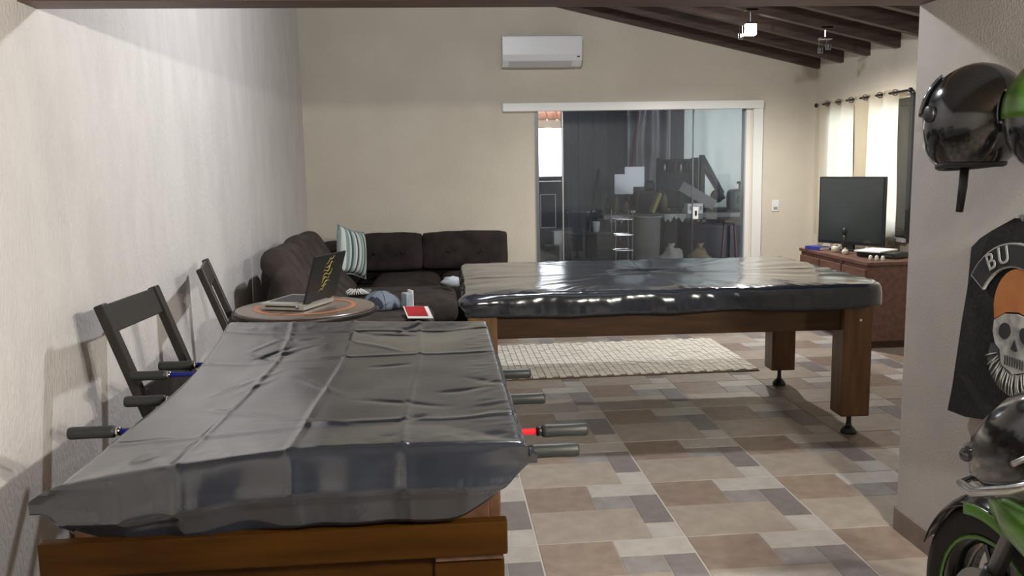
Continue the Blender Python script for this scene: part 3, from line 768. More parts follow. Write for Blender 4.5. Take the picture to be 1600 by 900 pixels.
for i, (x, y) in enumerate(((3.39, 6.50), (3.42, 6.46), (3.455, 6.43))):
    v = MB().lathe([(.012, 0), (.015, .01), (.013, .032), (.006, .04)], n=12).build('glass_vial', mat('frosted_glass', (.7, .68, .62), .15), None, True); v.location = (x, y, .69)
    tag(v, ['small glass vial at the cabinet corner, first from the television', 'small glass vial at the cabinet corner, middle of three', 'small glass vial at the cabinet corner, last towards the partition'][i], 'vial', 'glass vials on the cabinet corner')

# ------------------------------------------------------------------ workshop beyond the glass door
WX0, WX1, WY, WH = -.6, 5.2, 12.6, 2.75
conc = mat('workshop_concrete', (.13, .13, .13), .8, col2=(.20, .195, .19), scale=3, bump=.2, bscale=40)
grime = mat('grimy_wall', (.16, .16, .165), .9, col2=(.24, .24, .24), scale=2)
bluegrey = mat('blue_grey_sheet_metal', (.09, .105, .13), .45, col2=(.12, .135, .16), scale=2, stretch=(1, 1, .3))
b = MB(); b.box(((WX0 + WX1) / 2, (YB + WY) / 2 + .15, -.06), (WX1 - WX0, WY - YB - .1, .12)); struct('floor_workshop', b, conc)
b = MB()
OX0, OX1, OZ0, OZ1 = 1.28, 1.95, 1.32, 2.40                # opening to the daylight
RX0, RX1, RZ0 = 3.55, 4.75, .95                              # opening behind the plastic sheet
for x0, x1, z0, z1 in ((WX0, OX0, 0, WH), (OX0, OX1, 0, OZ0), (OX0, OX1, OZ1, WH), (OX1, RX0, 0, WH), (RX0, RX1, 0, RZ0), (RX0, RX1, 2.5, WH), (RX1, WX1, 0, WH)):
    b.box(((x0 + x1) / 2, WY + .07, (z0 + z1) / 2), (x1 - x0, .14, z1 - z0))
struct('wall_workshop', b, grime)
b = MB()
for x in (WX0 - .06, WX1 + .06): b.box((x, (YB + WY) / 2 + .14, WH / 2), (.12, WY - YB - .02, WH))
struct('wall_workshop_sides', b, grime)
b = MB(); b.box(((WX0 + WX1) / 2, (YB + WY) / 2 + .15, WH + .05), (WX1 - WX0 + .3, WY - YB - .0, .08))
cw_ = struct('ceiling_workshop', b, roofwood)
for i in range(5): MB().box(((WX0 + WX1) / 2, 9.6 + i * .7, WH - .05), (WX1 - WX0, .07, .12)).build('rafter', roofwood, cw_)
eave = thing('roof_eave', 'sunlit tiled roof eave seen through the far opening at the left', 'eave', (1.57, 13.6, 2.12))
MB().box((0, 0, 0), (2.2, .10, .12)).build('fascia_board', mat('pale_timber', (.5, .36, .24), .7), eave)
for i in range(14): MB().tube([(-1.05 + i * .16, -.02, .10), (-1.05 + i * .16, .9, .40)], .085, 8).build('roof_tile', mat('clay_tile', (.55, .20, .10), .8, col2=(.62, .30, .18), scale=5), eave, True)

pnl = thing('metal_shutter', 'tall blue-grey metal shutter leaning behind the left glass pane', 'shutter', (2.20, 11.9, 0))
for i in range(9):
    x = -.42 + i * .105
    MB().box((x, .012 * (i % 2), 1.27), (.10, .02, 2.46), bev=.003).build('shutter_strip', bluegrey, pnl)
MB().box((0, .035, 1.25), (.98, .02, 2.44)).build('backing_frame', bluegrey, pnl)
pole = thing('leaning_pole', 'thin dark pole leaning across the blue-grey shutter', 'pole', (0, 0, 0))
MB().tube([(1.70, 10.35, .02), (2.02, 10.9, 1.36)], .018, 10).build('shaft', darkmetal, pole); MB().tube([(2.02, 10.9, 1.36), (2.035, 10.92, 1.42)], .022, 10).build('end_cap', blackp, pole)
tarp = mat('silver_tarpaulin', (.20, .19, .20), .3, col2=(.30, .28, .29), scale=3, spec=.7)
def tarp_f(x0, x1, y, z0, z1, sd):
    def f(u, v):
        x = x0 + (x1 - x0) * u; z = z1 + (z0 - z1) * v
        return (x, y + .04 * noise.noise(Vector((x * 6, z * 2.2, sd))) + .05 * sin(u * 17 + v * 2) * (.3 + .7 * v), z)
    return f
tp = MB().grid(tarp_f(2.56, 3.12, 11.6, .5, 2.6, 3), 40, 40).build('silver_tarpaulin', tarp, None, True, solid=.002)
tag(tp, 'crinkled silver-grey tarpaulin hanging in the middle of the workshop', 'tarpaulin')
sheet = cloth_mat('milky_plastic', (.34, .35, .32), .5)
ps = MB().grid(tarp_f(3.46, 4.78, 12.35, .7, 2.62, 8), 60, 30).build('plastic_sheet', sheet, None, True)
tag(ps, 'milky translucent plastic sheet lit from behind at the workshop right', 'plastic sheet')
rp_ = thing('red_pole', 'dull red pole leaning against the silver tarpaulin', 'pole', (0, 0, 0))
MB().tube([(2.50, 11.2, .95), (2.68, 11.45, 2.3)], .024, 10).build('shaft', mat('dull_red_paint', (.19, .05, .055), .5), rp_); MB().box((2.497, 11.2, .93), (.06, .06, .05)).build('base_cap', darkmetal, rp_)
for x, m_, lb, w_ in ((3.13, mat('pale_post', (.50, .49, .45), .7), 'slim pale square post between tarpaulin and dark post', .10), (3.30, mat('dark_grey_post', (.08, .085, .09), .7), 'wide dark grey square post beside the plastic sheet', .20)):
    t = thing('square_post', lb, 'post', (x, 11.75 + (.1 if w_ > .15 else 0), 0)); MB().box((0, 0, 1.33), (w_, .12, 2.66), bev=.004).build('shaft', m_, t); MB().box((0, 0, .02), (w_ + .02, .14, .04)).build('base_plate', darkmetal, t)

# bench and its clutter
wbn = thing('workbench', 'cluttered grey workbench with dark legs behind the right glass panes', 'workbench', (2.93, 10.65, 0))
MB().box((0, 0, .84), (1.9, .75, .05), bev=.004).build('bench_top', mat('worn_bench_top', (.22, .215, .21), .6, col2=(.13, .13, .13), scale=7), wbn)
for x in (-.88, 0, .88):
    for y in (-.32, .32): MB().box((x, y, .41), (.06, .06, .81)).build('leg', darkmetal, wbn)
MB().box((.3, -.345, .76), (1.3, .03, .10)).build('front_rail', darkmetal, wbn); MB().box((0, 0, .22), (1.8, .66, .03)).build('lower_shelf', darkmetal, wbn); MB().box((0, .36, .45), (1.86, .02, .72)).build('shade_panel', blackp, wbn)  # black rear panel is added to keep the space under the bench dark
BT = .866
oil = mat('oily_black_metal', (.018, .019, .02), .35, .5)
olive = mat('olive_paint', (.10, .11, .05), .6)
rust = mat('rusty_brown', (.12, .06, .035), .7, col2=(.06, .035, .025), scale=14)
# tall dark rack
rk = thing('tool_rack', 'tall black metal tool rack on the workbench before the plastic sheet', 'rack', (3.04, 10.84, BT))
for x in (-.24, .24): MB().box((x, 0, .34), (.045, .10, .68)).build('upright', oil, rk)
for z in (.06, .26, .48, .65): MB().box((0, 0, z), (.45, .14, .03)).build('rack_shelf', oil, rk)
MB().box((0, .06, .36), (.45, .012, .60)).build('back_plate', oil, rk)
for i in range(6):
    x = -.18 + .07 * i
    MB().lathe([(.022, 0), (.022, .09 + .03 * (i % 3)), (.01, .12 + .03 * (i % 3))], (x, -.04, .496), 10).build('rack_spool', [steel, oil, rust][i % 3], rk, True)
# chop saw arm
sw_ = thing('chop_saw', 'black saw with a long arm slanting down to the right on the workbench', 'saw', (3.40, 10.73, BT))
MB().bar((-.06, 0, .68), (.20, 0, .22), .035, .05).build('arm', oil, sw_); MB().bar((-.05, .03, .56), (.18, .03, .20), .028, .04).build('lower_arm', oil, sw_)
MB().box((-.07, .01, .36), (.05, .10, .70)).build('upright', oil, sw_); MB().box((.05, 0, .03), (.32, .34, .05), bev=.006).build('base', oil, sw_)
MB().lathe([(.085, -.012), (.085, .012)], (.13, 0, .19), 24, rotx(pi / 2)).build('blade_guard', darkmetal, sw_, True); MB().tube([(.12, -.08, .26), (.20, -.08, .16)], .02).build('handle', blackp, sw_)
pk_ = thing('grey_plank', 'short grey plank leaning down to the right over the workbench', 'plank', (0, 0, 0))
MB().bar((2.99, 10.50, 1.20), (3.42, 10.50, .95), .13, .03, .003, up=(0, 1, 0)).build('board', mat('weathered_plank', (.17, .165, .165), .8), pk_)
MB().bar((3.0, 10.53, .872), (3.0, 10.53, 1.16), .03).build('prop', darkmetal, pk_)
# teal machine
tm = thing('teal_machine', 'teal rounded machine with a black knob at the workbench right end', 'machine', (3.76, 10.56, BT))
teal = mat('teal_paint', (.05, .13, .14), .45)
MB().cushion((0, 0, .14), (.26, .30, .27), .06, .02, 6).build('housing', teal, tm, True); MB().tube([(0, 0, .27), (0, 0, .35)], .012).build('stem', darkmetal, tm); MB().lathe([(.035, 0), (.04, .012), (.03, .03)], (0, 0, .345), 14).build('knob', blackp, tm, True)
MB().lathe([(.06, 0), (.06, .02)], (-.02, -.15, .15), 18, rotx(pi / 2)).build('dial', darkmetal, tm)
# boxes
bx = thing('cardboard_box', 'small white cardboard box with a dark round print at the bench front', 'box', (3.11, 10.35, BT))
MB().box((0, 0, .06), (.19, .14, .12), bev=.002).build('carton', paper_m, bx)
MB().lathe([(.026, 0), (.026, .002)], (.01, -.0705, .065), 18, rotx(pi / 2)).build('round_print', blackp, bx)
for x in (-.06, .07): MB().box((x, -.0708, .065), (.025, .002, .05)).build('grey_print', mat('print_grey', (.3, .3, .3), .7), bx)
random.seed(5)
# motor and parts in the middle of the bench
mt_ = thing('motor_block', 'dark greasy motor block in the middle of the workbench', 'motor', (2.62, 10.8, BT))
MB().box((0, 0, .14), (.30, .24, .26), bev=.02).build('block', oil, mt_)
for i in range(7): MB().box((-.12 + .04 * i, -.125, .15), (.012, .02, .20)).build('cooling_fin', darkmetal, mt_)
MB().lathe([(.07, 0), (.07, .1), (.04, .13)], (.05, 0, .27), 16).build('cylinder_head', oil, mt_, True); MB().tube([(-.12, 0, .27), (-.14, -.04, .36), (-.05, -.08, .40)], .022).build('exhaust_pipe', rust, mt_, True)
for i, (x, y, r, h, m_, lb) in enumerate((
    (2.12, 10.72, .05, .17, oil, 'black can at the left end of the workbench'),
    (2.24, 10.80, .04, .22, olive, 'slim olive bottle near the left end of the workbench'),
    (2.33, 10.64, .045, .15, rust, 'rust-brown tin in front of the olive bottle'),
    (2.41, 10.86, .045, .26, oil, 'tall black bottle left of the motor block'),
    (2.79, 10.52, .04, .24, olive, 'olive canister right of the motor block'),
    (2.36, 10.44, .06, .07, steel, 'squat steel bowl at the workbench front'))):
    t = thing('tin' if r > .044 else 'bottle', lb, 'can' if r > .044 else 'bottle', (x, y, BT))
    MB().lathe([(r, 0), (r, h * .75), (r * .55, h * .9), (r * .4, h)], n=16).build('can_body', m_, t, True); MB().lathe([(r * .45, h), (r * .45, h + .02)], n=12).build('cap', blackp, t)
yl = thing('yellow_sprayer', 'mustard yellow spray tool leaning on the workbench clutter', 'tool', (2.66, 10.42, BT))
MB().bar((-.06, 0, .01), (.05, .04, .25), .075, .05, .01).build('tool_body', mat('mustard_paint', (.28, .23, .05), .6), yl); MB().tube([(.05, .04, .25), (.09, .06, .36)], .015).build('nozzle', darkmetal, yl)
for i, (x, z, lb) in enumerate(((2.05, .0, 'torn white papers hanging over the workbench front edge, left piece'), (2.72, .01, 'torn white papers hanging over the workbench front edge, right piece'))):
    def pfx(u, v, x=x, i=i):
        return (x + (.26 if i else .16) * u, 10.258 - .010 * sin(u * 8) - .01 * v, .868 - .08 * max(0, v - .2) * (1 + .4 * sin(u * 23 + i) + .3 * sin(u * 9)))
    g_ = MB().grid(pfx, 14, 6).build('torn_paper', mat('grey_paper', (.36, .36, .35), .8), None, False, solid=.001); tag(g_, lb, 'paper')
# things below and left of the bench
bn = thing('grey_bin', 'tall grey round bin standing before the workbench', 'bin', (2.44, 10.0, 0))
MB().lathe([(.13, 0), (.135, .02), (.165, .84), (.175, .86), (.165, .87), (.155, .84), (.12, .03)], n=28, cap=False).build('barrel', mat('grey_bin_plastic', (.16, .155, .145), .6), bn, True); MB().lathe([(.125, .015), (.124, .025)], n=24).build('base', MATS['grey_bin_plastic'], bn)
MB().tube([(.175 * cos(a * pi / 12), .175 * sin(a * pi / 12), .862) for a in range(25)], .009, 6).build('rim', mat('bin_rim_grey', (.26, .26, .25), .5), bn, True)
bs = thing('wire_basket', 'shiny wire basket stand left of the grey bin', 'basket stand', (2.14, 9.95, 0)); bs.scale = (.78, .9, 1)
for x in (-.13, .11):
    for y in (-.12, .12): MB().tube([(x, y, 0), (x * 1.1, y * 1.1, .95)], .008, 6).build('upright', chrome, bs)
for z in (.30, .48, .66, .84):
    bk_ = MB().tube([(-.15, -.13, z), (.13, -.13, z), (.13, .13, z), (-.15, .13, z), (-.15, -.13, z)], .006, 6).build('basket_rim', chrome, bs)
    for i in range(5): MB().tube([(-.13 + .06 * i, -.13, z), (-.12 + .055 * i, -.10, z - .08), (-.12 + .055 * i, .10, z - .08), (-.13 + .06 * i, .13, z)], .0035, 5).build('wire', chrome, bk_)
cs_ = thing('black_chest', 'low black chest on the workshop floor left of the wire basket', 'chest', (1.735, 9.95, 0))
MB().box((0, 0, .33), (.50, .40, .66), bev=.012).build('body', blackp, cs_); MB().box((0, 0, .68), (.52, .42, .045), bev=.008).build('lid', blackp, cs_); MB().box((0, -.21, .60), (.07, .02, .05)).build('latch', darkmetal, cs_)
cu = thing('white_cup', 'white plastic cup standing on the black chest', 'cup', (1.815, 9.9, .7035))
MB().lathe([(.034, 0), (.046, .12), (.042, .12), (.031, .004)], n=20, cap=False).build('cup_body', white_p, cu, True); MB().lathe([(.034, 0), (.034, .004)], n=20).build('base', white_p, cu)
ck = thing('black_cabinet', 'black cabinet with a pale outlined door at the far left of the workshop', 'cabinet', (1.44, 11.6, 0))
MB().box((0, 0, .64), (.52, .40, 1.26), bev=.006).build('body', oil, ck)
d_ = MB().box((0, -.205, .80), (.44, .02, .84)).build('door', oil, ck)
for x in (-.10, .10): MB().box((x, -.218, .88), (.012, .006, .44)).build('pale_edge', white_f, d_)
for z in (.66, 1.10): MB().box((0, -.218, z), (.21, .006, .012)).build('pale_edge', white_f, d_)
for i, (x, y, sx, sz, m_, lb) in enumerate(((1.33, 10.2, .16, .52, oil, 'narrow black box on the workshop floor by the door left edge'), (1.46, 10.6, .12, .66, paper_m, 'tall white box behind the narrow black box'))):
    t = thing('floor_box', lb, 'box', (x, y, 0)); MB().box((0, 0, sz / 2), (sx, .16, sz), bev=.004).build('box_body', m_, t); MB().box((0, 0, sz + .006), (sx + .01, .17, .012)).build('lid', m_, t)
for i, (x, y, s_, m_, lb) in enumerate(((2.78, 10.15, .17, mat('pale_sack', (.34, .33, .28), .9), 'pale crumpled sack under the workbench next to the bin'), (3.12, 10.1, .16, mat('tan_sack', (.26, .20, .12), .9), 'tan crumpled sack under the workbench right of the pale one'))):
    t = thing('sack', lb, 'sack', (x, y, 0))
    o_ = MB(); o_.ball((0, 0, .24), s_, (1, .75, 1.4), 24, 16, f=lambda v: v * (1 + .28 * noise.noise(v * 9 + Vector((i, 0, 0))))); o_.build('bag_body', m_, t, True)
    MB().lathe([(.03, .44), (.02, .47), (.05, .52)], n=12).build('tied_neck', m_, t, True)
sl = thing('red_stool', 'stool with thin red legs at the right end of the workbench', 'stool', (3.45, 10.02, 0))
MB().lathe([(.15, .76), (.155, .775), (.15, .80)], n=24).build('seat', rust, sl, True)
for k_ in range(4):
    a = k_ * pi / 2 + .5; MB().tube([(.08 * cos(a), .08 * sin(a), .76), (.15 * cos(a), .15 * sin(a), 0)], .011, 8).build('leg', MATS['dull_red_paint'], sl)
MB().tube([(.125 * cos(a * pi / 8), .125 * sin(a * pi / 8), .3) for a in range(17)], .007, 6).build('ring', MATS['dull_red_paint'], sl)
for (x, z, w_, h_), lb in (((1.955, 1.27, .20, .21), 'left paper notice stuck on the glass door, the lower one'), ((2.07, 1.345, .21, .21), 'right paper notice stuck on the glass door, the higher one')):
    tag(MB().box((x, 9.03 + (.002 if w_ > .205 else 0), z), (w_, .001, h_)).build('paper_notice', cloth_mat('thin_paper', (.78, .80, .82), .4) if 'thin_paper' not in MATS else MATS['thin_paper']), lb, 'notice')

# ------------------------------------------------------------------ riding gear on the entrance wall
hm = thing('motorcycle_helmet', 'black full-face motorcycle helmet with dark visor hung on the wall', 'helmet', (1.60, 2.475, 1.595), pi / 2); hm.scale = (1.06, 1.06, 1.06)
# local x: facing direction, z up
gloss = mat('gloss_black_paint', (.010, .011, .013), .12, spec=.7, coat=.5)
def helmet_pt(a, e, k=1.0):
    # a: azimuth from the front, e: elevation; full-face outline with a chin that juts forward
    x, y, z = cos(a) * cos(e) * .160, sin(a) * cos(e) * .124, sin(e) * .150
    if e < 0:
        f_ = max(0, cos(a)); lowr = -e / (pi / 2)
        x += .045 * f_ * min(1, lowr * 2.2); x *= 1 - .10 * lowr
        z -= .012 * f_ * min(1, lowr * 2)
    return Vector((x * k, y * k, z * k))
def helmet_shell(k, skip):
    q = MB(); na, ne = 48, 22; V = []
    for j_ in range(ne + 1):
        e = radians(-58) + (radians(90) - radians(-58)) * j_ / ne
        V.append([q.b.verts.new(helmet_pt(2 * pi * i_ / na, e, k)) for i_ in range(na)])
    for j_ in range(ne):
        e = -58 + 148 * (j_ + .5) / ne
        for i_ in range(na):
            a = 360 * (i_ + .5) / na; a = a - 360 if a > 180 else a
            if skip and abs(a) < 62 and -24 < e < 24: continue
            q.b.faces.new((V[j_][i_], V[j_][(i_ + 1) % na], V[j_ + 1][(i_ + 1) % na], V[j_ + 1][i_]))
    bmesh.ops.remove_doubles(q.b, verts=q.b.verts[:], dist=.0004); return q
sh_ = helmet_shell(1, True).build('shell', gloss, hm, True, solid=.006)
helmet_shell(.93, False).build('inner_padding', mat('dark_padding', (.035, .031, .03), .9), hm, True)
MB().grid(lambda u, v: helmet_pt((u - .5) * 2.5, radians(2 + 46 * v), 1.055) + Vector((.012 * (1 - v), 0, .006)), 24, 10).build('raised_visor', mat('dark_visor', (.03, .033, .04), .06, spec=.9, coat=.6), hm, True, solid=.004)
for s_ in (-1, 1): MB().lathe([(.024, -.004), (.024, .004), (.018, .008)], (.015, s_ * .128, .015), 18, rotx(-s_ * pi / 2)).build('visor_pivot', blackp, hm, True)
MB().tube([helmet_pt(a, radians(-56), 1.0) for a in [2 * pi * i / 32 for i in range(33)]], .011, 8).build('neck_trim', rubber, hm, True)
MB().grid(lambda u, v: helmet_pt((u - .5) * .8, radians(-34 - 10 * v), 1.02), 8, 4).build('chin_vent', mat('matt_black_brown', (.035, .03, .028), .4), hm, True, solid=.004)
MB().tube([(-.01, .03, -.11), (-.02, .04, -.19), (-.01, .04, -.26)], [.012, .012, .010], 8).build('strap', blackp, hm, True)
h2 = thing('motorcycle_helmet', 'green helmet with black lower half hung at the right edge', 'helmet', (1.60, 2.10, 1.60), pi / 2)
grn = mat('bright_green_paint', (.07, .20, .02), .25, coat=.4)
MB().ball((0, 0, 0), .155, (1.05, .9, .95), 32, 20, f=lambda v: Vector((v.x, v.y, v.z if v.z > -.02 else -.02 + (v.z + .02) * .1))).build('shell', grn, h2, True)
MB().ball((0, 0, -.02), .150, (1.06, .9, 1.05), 32, 20, f=lambda v: Vector((v.x, v.y, min(v.z, .005)))).build('lower_shell', gloss, h2, True)
MB().grid(lambda u, v: (.172 * cos((u - .5) * 2) * cos(-.2 + .6 * v), .145 * sin((u - .5) * 2) * cos(-.2 + .6 * v), .155 * sin(-.2 + .6 * v)), 20, 8).build('visor', MATS['dark_visor'], h2, True, solid=.004)
for o_, y in ((None, 2.44), (None, 2.11)):
    k_ = thing('wall_peg', 'steel wall peg holding the black helmet' if y > 2.3 else 'steel wall peg holding the green helmet', 'peg', (1.8, y, 1.69 if y > 2.3 else 1.67))
    MB().tube([(0, 0, 0), (-.07, 0, 0), (-.085, 0, .02)], .008, 8).build('arm', steel, k_); MB().lathe([(.022, -.0), (.022, .006)], (-.006, 0, 0), 14, roty(pi / 2)).build('rosette', steel, k_)

# leather vest with patches; local a: to the viewer's right (world -Y), b: up
VC = (1.775, 2.445, .95)
vest = thing('riding_vest', 'black riding vest with a bearded skull patch hung on the entrance wall', 'vest', VC)
def vp(a, b_, d=0): return (-d, -a, b_)
lefty = [(-.335, -.345), (-.305, -.25), (-.285, -.18), (-.262, -.02), (-.254, .10), (-.252, .235), (-.20, .27), (-.13, .30), (-.03, .345)]
out = lefty + [(-p[0], p[1]) for p in lefty[::-1]] + [(.25, -.33), (.10, -.30), (-.10, -.31), (-.22, -.335)]
vb = MB()
bm_ = vb.b
front = [bm_.verts.new(vp(a, b_, .030 + .008 * sin(a * 14 + b_ * 9))) for a, b_ in out]; back = [bm_.verts.new(vp(a, b_, .0)) for a, b_ in out]
bm_.faces.new(front); bm_.faces.new(back[::-1])
for k_ in range(len(out)): bm_.faces.new((front[k_], front[(k_ + 1) % len(out)], back[(k_ + 1) % len(out)], back[k_]))
leather = mat('black_leather', (.008, .008, .009), .6, col2=(.014, .014, .015), scale=12, bump=.2, bscale=60, spec=.25)
vb.build('vest_body', leather, vest)
def flat(name, poly, d0, d1, m_, par):
    q = MB(); A = [q.b.verts.new(vp(a, b_, d0)) for a, b_ in poly]; B = [q.b.verts.new(vp(a, b_, d1)) for a, b_ in poly]
    q.b.faces.new(A); q.b.faces.new(B)
    for k_ in range(len(poly)): q.b.faces.new((A[k_], A[(k_ + 1) % len(poly)], B[(k_ + 1) % len(poly)], B[k_]))
    return q.build(name, m_, par)
D = .040
def arc(r0, r1, a0, a1, c, n=18, sx=1):
    P_ = [(c[0] + sx * r1 * cos(a0 + (a1 - a0) * i / n), c[1] + r1 * sin(a0 + (a1 - a0) * i / n)) for i in range(n + 1)]
    return P_ + [(c[0] + sx * r0 * cos(a1 - (a1 - a0) * i / n), c[1] + r0 * sin(a1 - (a1 - a0) * i / n)) for i in range(n + 1)]
whit = mat('patch_white', (.30, .30, .295), .8); blk = mat('patch_black', (.010, .009, .010), .8)
bone = mat('patch_bone', (.17, .17, .165), .8, col2=(.36, .36, .35), scale=30); org = mat('patch_orange', (.36, .13, .03), .8, col2=(.27, .09, .02), scale=10)
CC = (0, .02)
rk_ = flat('top_rocker', arc(.176, .252, radians(30), radians(150), CC), .030, D, whit, vest)
flat('rocker_field', arc(.181, .247, radians(31.5), radians(148.5), CC), D, D + .002, blk, rk_)
def letter(ch, ang, size):
    cu_ = bpy.data.curves.new('letter', 'FONT'); cu_.body = ch; cu_.size = size; cu_.extrude = .0015; cu_.align_x = 'CENTER'; cu_.align_y = 'CENTER'
    to = bpy.data.objects.new('tmp', cu_); me = bpy.data.meshes.new_from_object(to); bpy.data.objects.remove(to)
    r = .214; cx_, cz_ = CC[0] + r * cos(ang), CC[1] + r * sin(ang); th = ang - pi / 2
    for v in me.vertices:
        a, b_, d = v.co.x, v.co.y, v.co.z
        v.co = vp(cx_ + a * cos(th) - b_ * sin(th), cz_ + a * sin(th) + b_ * cos(th), D + .0045 + d)
    o = bpy.data.objects.new('letter', me); me.materials.append(whit); COL.objects.link(o); o.parent = rk_
letter('B', radians(122), .078); letter('U', radians(105), .078)
SX, SZ = .022, .035
def flats(name, poly, *r): return flat(name, [(a * .92 + SX, b_ + SZ) for a, b_ in poly], *r)
# bandana, skull, sockets, nose, teeth, beard
ban = [(.125 * cos(a), .035 + .125 * sin(a)) for a in [pi * i / 16 for i in range(17)]] + [(-.118, -.01), (-.06, .02), (0, .028), (.06, .02), (.118, -.01)]
flats('bandana', ban, .030, D, org, vest)
sk = [(-.112, -.012), (-.06, .015), (0, .022), (.06, .015), (.112, -.012), (.116, -.05), (.10, -.085), (.075, -.10), (.062, -.145), (.0, -.165), (-.062, -.145), (-.075, -.10), (-.10, -.085), (-.116, -.05)]
skl = flats('skull_face', sk, .030, D + .004, bone, vest)
for s_ in (-1, 1): flats('eye_socket', [(s_ * .052 + .030 * cos(a), -.038 + .026 * sin(a) - s_ * .004 * cos(a)) for a in [2 * pi * i / 14 for i in range(14)]], D + .003, D + .006, blk, skl)
flats('nose_hole', [(0, -.055), (.017, -.088), (.006, -.092), (0, -.084), (-.006, -.092), (-.017, -.088)], D + .003, D + .006, blk, skl)
for i in range(8): flats('tooth_gap', [(-.044 + i * .0125, -.112), (-.041 + i * .0125, -.112), (-.041 + i * .0125, -.142), (-.044 + i * .0125, -.142)], D + .003, D + .006, blk, skl)
brd = [(-.13, -.09), (-.142, -.14), (-.12, -.19), (-.07, -.225), (0, -.24), (.07, -.225), (.12, -.19), (.142, -.14), (.13, -.09), (.09, -.10), (.066, -.15), (0, -.17), (-.066, -.15), (-.09, -.10)]
bd = flats('beard', brd, .030, D, mat('beard_grey', (.06, .058, .06), .9), vest)
sb_ = MB()
for i in range(26):
    t = -1 + 2 * i / 25; a0 = Vector((.085 * t, -.115 - .05 * (1 - t * t))); a1 = Vector((.138 * t, -.135 - .10 * (1 - t * t) ** .7)); md_ = (a0 + a1) / 2 + Vector((.006 * sin(i * 2.3), 0))
    sb_.tube([vp(a0.x+SX, a0.y+SZ, D + .002), vp(md_.x+SX, md_.y+SZ, D + .004), vp(a1.x+SX, a1.y+SZ, D + .002)], [.0012, .003, .001], 5)
sb_.build('beard_strands', whit, bd)
pg = thing('wall_peg', 'steel wall peg holding the riding vest', 'peg', (1.8, 2.445, 1.29)); MB().tube([(0, 0, 0), (-.05, 0, 0), (-.06, 0, .015)], .007, 8).build('arm', steel, pg)

# ------------------------------------------------------------------ motorbike (local x: forward, y: its left, z: up)
mb_ = thing('motorcycle', 'black and green sport motorcycle parked along the entrance wall', 'motorcycle', (1.42, 1.95, 0), pi / 2)
tyre_m = mat('tyre_rubber', (.012, .012, .012), .75)
def wheel(x, w_):
    tp_ = [(.215, -w_ * .8), (.25, -w_), (.28, -w_ * .85), (.297, -w_ * .35), (.30, 0), (.297, w_ * .35), (.28, w_ * .85), (.25, w_), (.215, w_ * .8), (.215, -w_ * .8)]
    ty = MB().lathe(tp_, (x, 0, .30), 48, rotx(pi / 2), cap=False).build('tyre', tyre_m, mb_, True)
    rm_ = MB().lathe([(.218, -w_ * .82), (.195, -w_ * .7), (.19, 0), (.195, w_ * .7), (.218, w_ * .82), (.218, -w_ * .82)], (x, 0, .30), 40, rotx(pi / 2), cap=False).build('rim', gloss, mb_, True)
    for s_ in (-1, 1): MB().lathe([(.205, s_ * w_ * .84), (.216, s_ * w_ * .84), (.216, s_ * w_ * .88), (.205, s_ * w_ * .88), (.205, s_ * w_ * .84)], (x, 0, .30), 40, rotx(pi / 2), cap=False).build('rim_stripe', grn, rm_, True)
    for k_ in range(10):
        a = 2 * pi * (k_ // 2) / 5 + (.16 if k_ % 2 else -.16); MB().bar((x + .035 * cos(a), 0, .30 + .035 * sin(a)), (x + .198 * cos(a * 1.0), 0, .30 + .198 * sin(a)), .022, .018, .003).build('spoke', gloss, rm_)
    MB().lathe([(.04, -.06), (.045, -.03), (.045, .03), (.04, .06)], (x, 0, .30), 20, rotx(pi / 2)).build('hub', gloss, rm_, True)
    for s_ in (-1, 1): MB().lathe([(.085, s_ * .062), (.135, s_ * .062), (.135, s_ * .066), (.085, s_ * .066), (.085, s_ * .062)], (x, 0, .30), 32, rotx(pi / 2), cap=False).build('brake_disc', steel, rm_)
wheel(0, .060); wheel(-1.36, .075)
for s_ in (-1, 1):
    f_ = MB().tube([(.0, s_ * .095, .30), (-.08, s_ * .095, .48)], .028, 12).build('fork_leg', darkmetal, mb_, True); MB().tube([(-.08, s_ * .095, .48), (-.27, s_ * .095, .92)], .021, 12).build('stanchion', steel, f_, True)
    MB().box((-.06, s_ * .075, .26), (.05, .04, .08), bev=.006).build('brake_caliper', darkmetal, f_)
def fend(u, v):
    a = radians(20 + 120 * u); t = (v - .5) * 2; r = .325 - .035 * t * t - .012 * (1 - sin(a))
    return (r * cos(a), t * .072, .30 + r * sin(a))
fe = MB().grid(fend, 24, 12).build('front_fender', gloss, mb_, True, solid=.004)
for s_ in (-1, 1): MB().grid(lambda u, v: ((.300 - .03 * v) * cos(radians(72 + 34 * u)), s_ * (.0735 + .004 * v), .30 + (.300 - .03 * v) * sin(radians(72 + 34 * u))), 14, 3).build('fender_flash', grn, fe, True, solid=.003)
# fairing lofts: (x, z low, z high, half width)
def loft(name, secs, m_, flatl=0, par=mb_, n=20, pw=.75):
    q = MB(); rows = []
    for x, z0, z1, hw in secs:
        row = []
        for k_ in range(n):
            a = 2 * pi * k_ / n; ca, sa = cos(a), sin(a)
            row.append(q.b.verts.new((x, hw * math.copysign(abs(ca) ** pw, ca), (z0 + z1) / 2 + (z1 - z0) / 2 * math.copysign(abs(sa) ** pw, sa))))
        rows.append(row)
    for A, B in zip(rows, rows[1:]):
        for k_ in range(n): q.b.faces.new((A[k_], A[(k_ + 1) % n], B[(k_ + 1) % n], B[k_]))
    q.b.faces.new(rows[0]); q.b.faces.new(rows[-1][::-1]); return q.build(name, m_, par, True)
nose = loft('nose_fairing', [(.115, .66, .70, .02), (.08, .64, .76, .07), (.0, .64, .86, .13), (-.12, .64, .95, .18), (-.26, .66, 1.0, .20), (-.36, .70, .98, .18)], gloss)
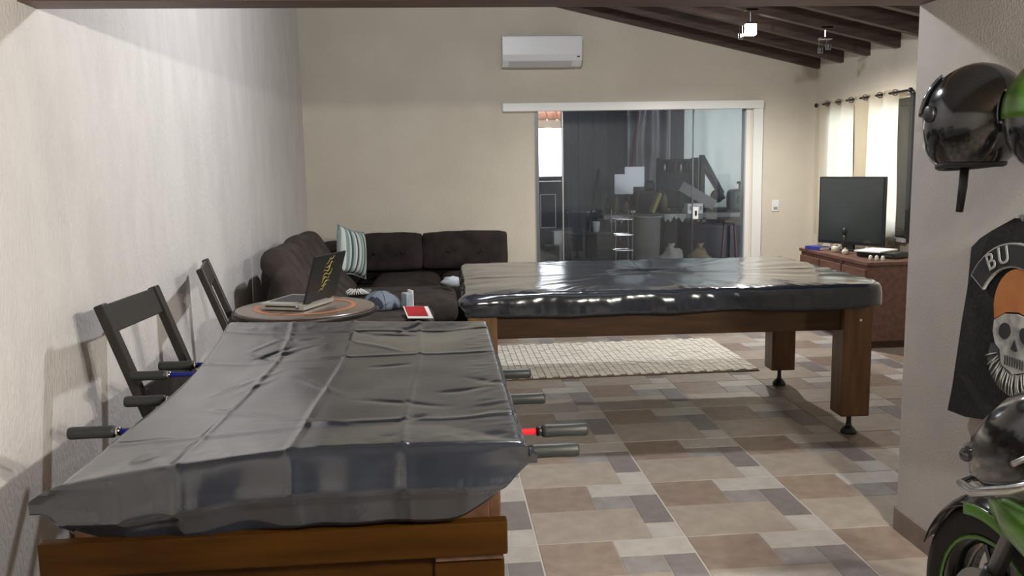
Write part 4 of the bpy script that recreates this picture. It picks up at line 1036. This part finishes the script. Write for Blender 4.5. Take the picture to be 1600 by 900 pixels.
loft('side_fairing', [(-.03, .645, .68, .06), (-.10, .62, .72, .14), (-.22, .60, .76, .195), (-.40, .57, .77, .225), (-.6, .52, .73, .225), (-.85, .48, .62, .19), (-.98, .48, .56, .12)], grn)
loft('belly_fairing', [(-.24, .40, .56, .08), (-.32, .28, .60, .15), (-.5, .20, .58, .20), (-.85, .20, .52, .18), (-.98, .28, .46, .12)], gloss)
for s_ in (-1, 1):
    MB().tube([(.10, s_ * .035, .655), (.02, s_ * .132, .668), (-.12, s_ * .19, .70), (-.28, s_ * .215, .77), (-.40, s_ * .20, .84)], [.006, .011, .013, .012, .006], 8).build('silver_blade', mat('silver_trim', (.6, .62, .62), .2, .8), nose, True)
    MB().cushion((.045, s_ * .075, .735), (.09, .075, .035), .016, .004, 5, rotz(-s_ * .75)).build('headlight', mat('headlight_glass', (.05, .055, .06), .05, spec=.9), nose, True)
    MB().tube([(-.33, s_ * .1, .96), (-.46, s_ * .27, .90)], .014, 10).build('handlebar', darkmetal, mb_, True)
    MB().tube([(-.44, s_ * .22, .91), (-.52, s_ * .33, .88)], .019, 12).build('grip', rubber, mb_, True)
    MB().tube([(-.42, s_ * .22, .92), (-.44, s_ * .33, .89)], .006, 6).build('lever', steel, mb_, True)
MB().grid(lambda u, v: (-.04 - .30 * v, (u - .5) * 2 * (.10 + .055 * v), .90 + .21 * v - .10 * (2 * u - 1) ** 2), 14, 10).build('windscreen', shield_m, mb_, True, solid=.004)
loft('fuel_tank', [(-.36, .76, .90, .10), (-.45, .72, .99, .16), (-.60, .70, 1.0, .17), (-.78, .70, .92, .13), (-.86, .72, .84, .09)], grn)
loft('seat', [(-.82, .74, .82, .10), (-.95, .74, .81, .14), (-1.15, .76, .84, .13), (-1.25, .80, .87, .10)], leather)
loft('tail_section', [(-1.05, .72, .84, .12), (-1.30, .80, .92, .11), (-1.55, .88, .95, .05)], grn)
MB().box((-.65, 0, .40), (.42, .32, .34), bev=.03).build('engine', darkmetal, mb_); MB().bar((-.9, .0, .36), (-1.36, 0, .30), .22, .07, .01).build('swing_arm', darkmetal, mb_)
MB().tube([(-.5, -.14, .25), (-.8, -.16, .2), (-1.2, -.2, .36)], [.03, .03, .05], 12).build('exhaust', steel, mb_, True)
MB().tube([(-.75, .16, .24), (-.78, .27, .02)], .012, 8).build('side_stand', darkmetal, mb_); MB().box((-.78, .275, .008), (.06, .05, .016)).build('stand_foot', darkmetal, mb_)
